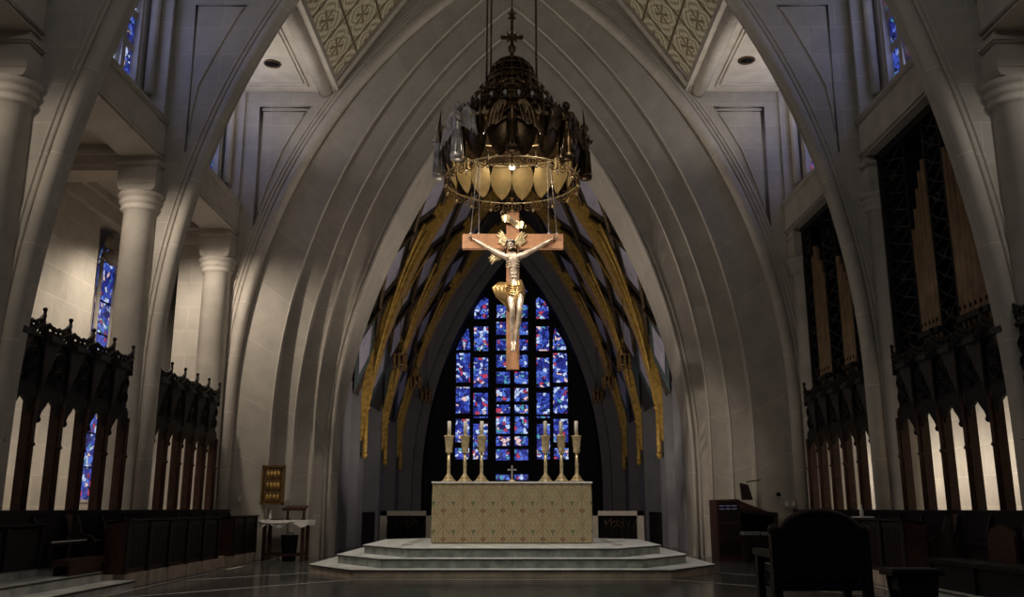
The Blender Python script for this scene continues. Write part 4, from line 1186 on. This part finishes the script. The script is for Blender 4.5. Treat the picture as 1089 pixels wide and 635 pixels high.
e = empty('book_stand', (-4.58, 19.7, .829), 'brown wooden slanted book stand on the white clothed table', 'book stand')
b = MB(); b.prism([(-.16, .2), (.16, .27), (.16, .30), (-.16, .23)], 'x', -.24, .22, 'redwood'); b.box((-.26, -.19, .19), (.24, -.155, .25), 'redwood'); b.build('desk_board', e)
for x in (-.18, .16):
    b = MB(); b.box((x-.02, -.1, 0), (x+.02, .12, .03), 'redwood'); b.box((x-.02, -.01, 0), (x+.02, .03, .235), 'redwood'); b.build('foot', e)
e = empty('open_book', (-4.73, 19.56, .829), 'dark open tray lying flat on the white clothed table', 'tray')
b = MB(); b.box((-.33, -.12, 0), (-.1, .1, .02), 'bronze'); b.build('tray_body', e); b = MB(); b.tube([(-.33, -.12, .02), (-.1, -.12, .02), (-.1, .1, .02), (-.33, .1, .02)], .008, 'bronze', 5, closed=True); b.build('rim', e); e.name = 'tray'
e = empty('cruet', (-5.10, 19.6, .829), 'small white bottle at the left end of the clothed table', 'cruet')
b = MB(); b.lathe([(.03, 0), (.035, .05), (.02, .1), (.01, .15), (.014, .17)], (0, 0, 0), 'white', 12); b.build('bottle_body', e)
b = MB(); b.ball((0, 0, .185), .013, 'silver', 8); b.build('stopper', e)
e = empty('waste_bin', (-4.68, 19.66, 0), 'black tapered bin standing under the white clothed table', 'bin')
b = MB(); b.lathe([(.13, 0), (.14, .02), (.18, .5), (.19, .52), (.16, .52)], (0, 0, 0), 'blackwood', 20); b.build('bin_body', e)
b = MB(); b.lathe([(.1, 0), (.06, .04), (.02, .06)], (0, 0, .52), 'white', 12); b.build('crumpled_paper', e)
e = empty('wall_plaque', (-5.19, 20.02, 1.56), 'gilt framed relief plaque fixed on the left pier', 'plaque')
b = MB(); b.box((-.22, -.01, -.38), (.22, .03, .38), 'darkgold')
for z in (-.25, 0, .24):
    b.box((-.16, -.03, z-.09), (.16, -.01, z+.09), 'darkgold')
    for k in range(4): b.ball((-.11+.075*k, -.035, z), .035, 'gold', 8, (1, .5, 1.6))
b.build('relief', e)
b = MB()
for a, c_ in (((-.25, -.05, -.42), (-.21, .03, .42)), ((.21, -.05, -.42), (.25, .03, .42)), ((-.25, -.05, .38), (.25, .03, .42)), ((-.25, -.05, -.42), (.25, .03, -.38))): b.box(a, c_, 'darkgold')
b.build('frame', e)

# ---------------------------------------------------------------- furniture right
e = empty('keyboard_console', (4.28, 19.5, 0), 'dark red wooden organ console with sloping side by the right pier', 'organ console')
b = MB(); b.prism([(0, 0), (1.25, 0), (1.25, .98), (.75, 1.17), (.55, 1.26), (0, 1.24)], 'y', .35, .6, 'redwood')
b.box((0, -.15, 0), (.48, .35, 1.24), 'redwood'); b.build('case', e)
b = MB()
b.box((.03, -.154, .1), (.45, -.15, .42), 'wood'); b.box((.03, -.154, .52), (.45, -.15, .74), 'wood'); b.box((.03, -.154, .8), (.45, -.15, 1.2), 'wood'); sp = b.build('stop_panel', e)
for z in (1.11, 1.05, .78, .48):
    for k in range(3):
        b = MB(); b.box((.05+.13*k, -.160, z), (.15+.13*k, -.154, z+.012), 'screenglow' if z > 1 else 'greywood'); b.build('stop_strip', sp)
b = MB(); b.prism([(.65, 1.24), (.88, 1.24), (.80, 1.56), (.62, 1.60)], 'y', .3, .36, 'wood'); b.tube([(.75, .28, 1.62), (1.05, .2, 1.66)], .012, 'blackwood', 6); b.build('music_desk', e)
b = MB(); b.prism([(.46, .98), (1.25, .90), (1.25, .98), (.46, 1.05)], 'y', -.2, .4, 'wood'); b.build('key_shelf', e)
b = MB(); b.box((1.17, -.18, 0), (1.25, .4, .92), 'redwood'); b.build('cheek', e)
e = empty('organ_bench', (5.0, 18.95, 0), 'low bench with two grey pads beside the organ console', 'bench')
for x in (-.28, .28):
    b = MB(); b.box((x-.04, -.15, 0), (x+.04, .15, .5), 'wood'); b.build('leg', e)
b = MB(); b.box((-.36, -.18, .5), (.36, .18, .54), 'wood'); b.build('seat', e)
for x in (-.17, .17):
    b = MB(); b.box((x-.155, -.17, .54), (x+.155, .17, .60), 'pad'); b.build('pad', e)
def armchair(x, y, sc_, label, w=.5):
    e = empty('armchair', (x, y, 0), label, 'armchair'); 
    # seen from behind: arched upholstered back
    P = [(-w+.06, .46), (w-.06, .46), (w-.06, .84)]+[((w-.06)*math.cos(a), .84+.19*math.sin(a)) for a in [i*PI/16 for i in range(1, 16)]]+[(-w+.06, .84)]
    b = MB(); b.prism([(px_*1.06, pz) for px_, pz in P], 'y', .0, .08, 'wood'); b.build('backrest', e)
    b = MB(); b.tube([(px_, .03, pz) for px_, pz in P[2:]], .04, 'wood', 8); b.build('back_frame', e)
    for s in (-1, 1):
        b = MB(); b.box((s*w-.045, -.0, 0), (s*w+.03, .09, .86), 'wood'); b.ball((s*w-.01, .04, .88), .055, 'wood', 10); b.build('leg', e)
        b = MB(); b.box((s*w-.035, .55, 0), (s*w+.03, .63, .66), 'wood'); b.build('leg', e)
        b = MB(); b.box((s*w-.05, .05, .64), (s*w+.04, .66, .70), 'wood'); b.build('armrest', e)
    b = MB(); b.box((-w+.02, .02, .36), (w-.02, .62, .43), 'wood'); b.build('seat_frame', e)
    b = MB(); b.box((-w+.05, .08, .43), (w-.05, .60, .50), 'greywood'); b.build('cushion', e)
    b = MB(); b.box((-w, .03, .2), (w, .07, .25), 'wood'); b.build('stretcher', e)
armchair(2.75, 8.3, 1, 'large dark arched back armchair seen from behind at right', .40)
e = empty('stool', (3.86, 9.1, 0), 'small dark stool with padded top right of the arched armchair', 'stool')
b = MB(); b.box((-.25, -.16, .44), (.25, .16, .48), 'blackwood'); b.box((-.24, -.15, .48), (.24, .15, .505), 'greywood'); b.build('seat', e)
for s in (-1, 1):
    b = MB()
    b.prism([(-.20, .44), (-.05, .44), (0, .36), (.05, .44), (.20, .44), (.15, 0), (-.15, 0)], 'y', s*.12-.015, s*.12+.015, 'blackwood'); b.build('leg', e)
for x in (-.17, .14):
    b = MB(); b.box((x, -.12, .30), (x+.03, .12, .40), 'blackwood'); b.build('stretcher', e)
# near right bench block and row of arched chair backs
e = empty('prayer_desk', (5.2, 8.4, .0), 'long low black bench at the lower right corner', 'bench')
b = MB(); b.box((0, 0, 0), (.05, 3.3, .42), 'blackwood'); b.build('front', e)
b = MB(); b.box((-.06, -.05, .42), (.42, 3.35, .47), 'blackwood'); b.build('top', e)
for k in range(4):
    b = MB(); b.box((-.03, k*1.07, 0), (.0, k*1.07+.07, .42), 'blackwood'); b.build('stile', e)
def sidechair(y, label):
    e = empty('side_chair', (5.86, y, .36), label, 'chair', 'arched chairs at the right edge')
    w = .30; P = [(-w, .05), (w, .05), (w, .35)]+[(w*math.cos(a), .35+.16*math.sin(a)) for a in [i*PI/10 for i in range(1, 10)]]+[(-w, .35)]
    b = MB(); b.prism(P, 'x', 0, .05, 'redwood'); b.build('backrest', e)
    for s in (-1, 1):
        b = MB(); b.box((-.20, s*w-.03, -.0), (.05, s*w+.03, .06), 'redwood'); b.build('armrest', e)
for y, l_ in ((9.6, 'arched back chair at the very right edge'), (10.4, 'arched back chair second from the right edge'), (11.2, 'arched back chair nearest the panelled right desk')): sidechair(y, l_)
e = empty('water_bottle', (5.5, 14.6, .90), 'clear small bottle on the right choir desk', 'bottle')
b = MB(); b.lathe([(.03, 0), (.032, .12), (.012, .17), (.014, .2)], (0, 0, 0), 'white', 12); b.build('bottle_body', e)
b = MB(); b.lathe([(.015, .2), (.015, .225)], (0, 0, 0), 'silver', 10); b.build('cap', e)
b = MB(); b.box((5.3, 14.1, .925), (5.5, 14.5, .945), 'white'); tag(b.build('papers'), 'white papers lying on the right choir desk beside the bottle', 'papers')
for x, z, l_ in ((-5.62, 1.55, 'small plate on the left pier in the shadow'), ):
    pass
b = MB(); b.box((5.70, 19.87, 1.32), (5.78, 19.9, 1.40), 'deep'); b.lathe([(.035, 0), (.03, .02)], (5.74, 19.87, 1.35), 'deep', 10); tag(b.build('round_wall_fitting'), 'small black round fitting on the right pier', 'wall fitting')
for x, l_ in ((5.9, 'pale switch plate on the right pier nearest the black fitting'), (6.05, 'pale switch plate on the right pier farther from the black fitting')):
    b = MB(); b.box((x-.04, 19.885, 1.10), (x+.04, 19.9, 1.22), 'switch'); b.box((x-.01, 19.87, 1.14), (x+.01, 19.886, 1.18), 'white'); tag(b.build('switch_plate'), l_, 'switch')
b = MB(); b.box((-5.9, 19.885, 1.2), (-5.82, 19.9, 1.34), 'switch'); b.box((-5.87, 19.87, 1.25), (-5.85, 19.886, 1.29), 'white'); tag(b.build('switch_plate'), 'pale switch plate on the left pier beside the gilt plaque', 'switch')

# ---------------------------------------------------------------- camera
cam = bpy.data.cameras.new('camera'); co_ = bpy.data.objects.new('camera', cam); col.objects.link(co_)
cam.sensor_width = 36; cam.lens = 960/1089*36; cam.clip_end = 200
TH = math.atan(223/960.); co_.location = (0, 0, 1.07); co_.rotation_euler = (PI/2+TH, 0, 0)
sc.camera = co_

# ---------------------------------------------------------------- light
def area(name, loc, target, size, power, c, size_y=None, spread=PI):
    l = bpy.data.lights.new(name, 'AREA'); l.energy = power; l.color = c; l.size = size; l.spread = spread
    if size_y: l.shape = 'RECTANGLE'; l.size_y = size_y
    o = bpy.data.objects.new(name, l); col.objects.link(o); o.location = loc
    o.rotation_euler = (Vector(target)-Vector(loc)).to_track_quat('-Z', 'Y').to_euler(); return o
def spot(name, loc, target, power, c, ang, blend=.5, r=.15):
    l = bpy.data.lights.new(name, 'SPOT'); l.energy = power; l.color = c; l.spot_size = math.radians(ang); l.spot_blend = blend; l.shadow_soft_size = r
    o = bpy.data.objects.new(name, l); col.objects.link(o); o.location = loc
    o.rotation_euler = (Vector(target)-Vector(loc)).to_track_quat('-Z', 'Y').to_euler(); return o
WARM = (1, .86, .70); NEU = (1, .93, .84); COOL = (.45, .52, 1)
for s, pw, cl in ((-1, 480, WARM), (1, 260, NEU)):
    for y, kk in ((9.2, .22), (13.4, .5), (17.6, .88)):
        spot('aisle_lamp', (s*7.0, y, 6.85), (s*6.2, y+1.2, 0), pw*kk, cl, 155, .6, .12)
    area('aisle_wall_fill', (s*7.6, 17.5, 1.9), (s*8.6, 17.5, 1.7), 15, 24 if s < 0 else 120, WARM, .5)  # added long light, sized to brighten the aisle wall seen between the posts
spot('altar_spot', (-3.0, 11.8, 12.4), (0, 17.0, .9), 1500, NEU, 36, .8)
spot('altar_spot', (3.0, 11.8, 12.4), (0, 17.0, .9), 1300, NEU, 36, .8)
spot('crucifix_spot', (-3.8, 11.8, 9.0), (0, 17, 5.35), 1900, WARM, 24, .6)
spot('crucifix_spot', (3.5, 12.0, 10.5), (0, 17, 5.35), 800, WARM, 24, .6)
area('nave_fill', (0, 4.5, 11), (0, 20, 7), 4, 90, NEU, 3)  # unseen soft fill added high in the nave
for s in (-1, 1):
    spot('arch_bounce_fill', (s*.8, 19.9, .6), (s*.5, 20.6, 12), 420, WARM, 92, .7, .2)  # added uplights standing in for light bounced off floor and altar
    spot('ceiling_fill', (s*6.0, 17.6, 8.3), (s*3.5, 18.2, 14), 170, NEU, 140, .9, .2)  # added uplights with no fixture, brightening the ceiling from the beam tops
    spot('ceiling_fill', (s*6.0, 13.2, 8.3), (s*3.5, 13.6, 14), 40, NEU, 140, .9, .2)
pl = bpy.data.lights.new('crown_lamp', 'POINT'); pl.energy = 45; pl.color = WARM; pl.shadow_soft_size = .08
o = bpy.data.objects.new('crown_lamp', pl); col.objects.link(o); o.location = (0, 17, 7.95)
for s in (-1, 1):
    for y in (14.3, 18.9): area('clerestory_daylight', (s*6.7, y, 9.6), (0, y+1.5, 9.0), .9, 8, COOL, 2.4)
    area('apse_fill', (s*1.5, 24.5, 2.2), (s*4, 29.5, 8), .6, 62, (1, .86, .72))  # unseen light added to lift the dark apse vault
wd = bpy.data.worlds.new('world'); sc.world = wd; wd.use_nodes = True
wd.node_tree.nodes['Background'].inputs[0].default_value = (.55, .58, .7, 1); wd.node_tree.nodes['Background'].inputs[1].default_value = .03
sc.view_settings.view_transform = 'Standard'; sc.view_settings.look = 'None'; sc.view_settings.exposure = 0; sc.view_settings.gamma = 1
sc.view_settings.use_curve_mapping = False
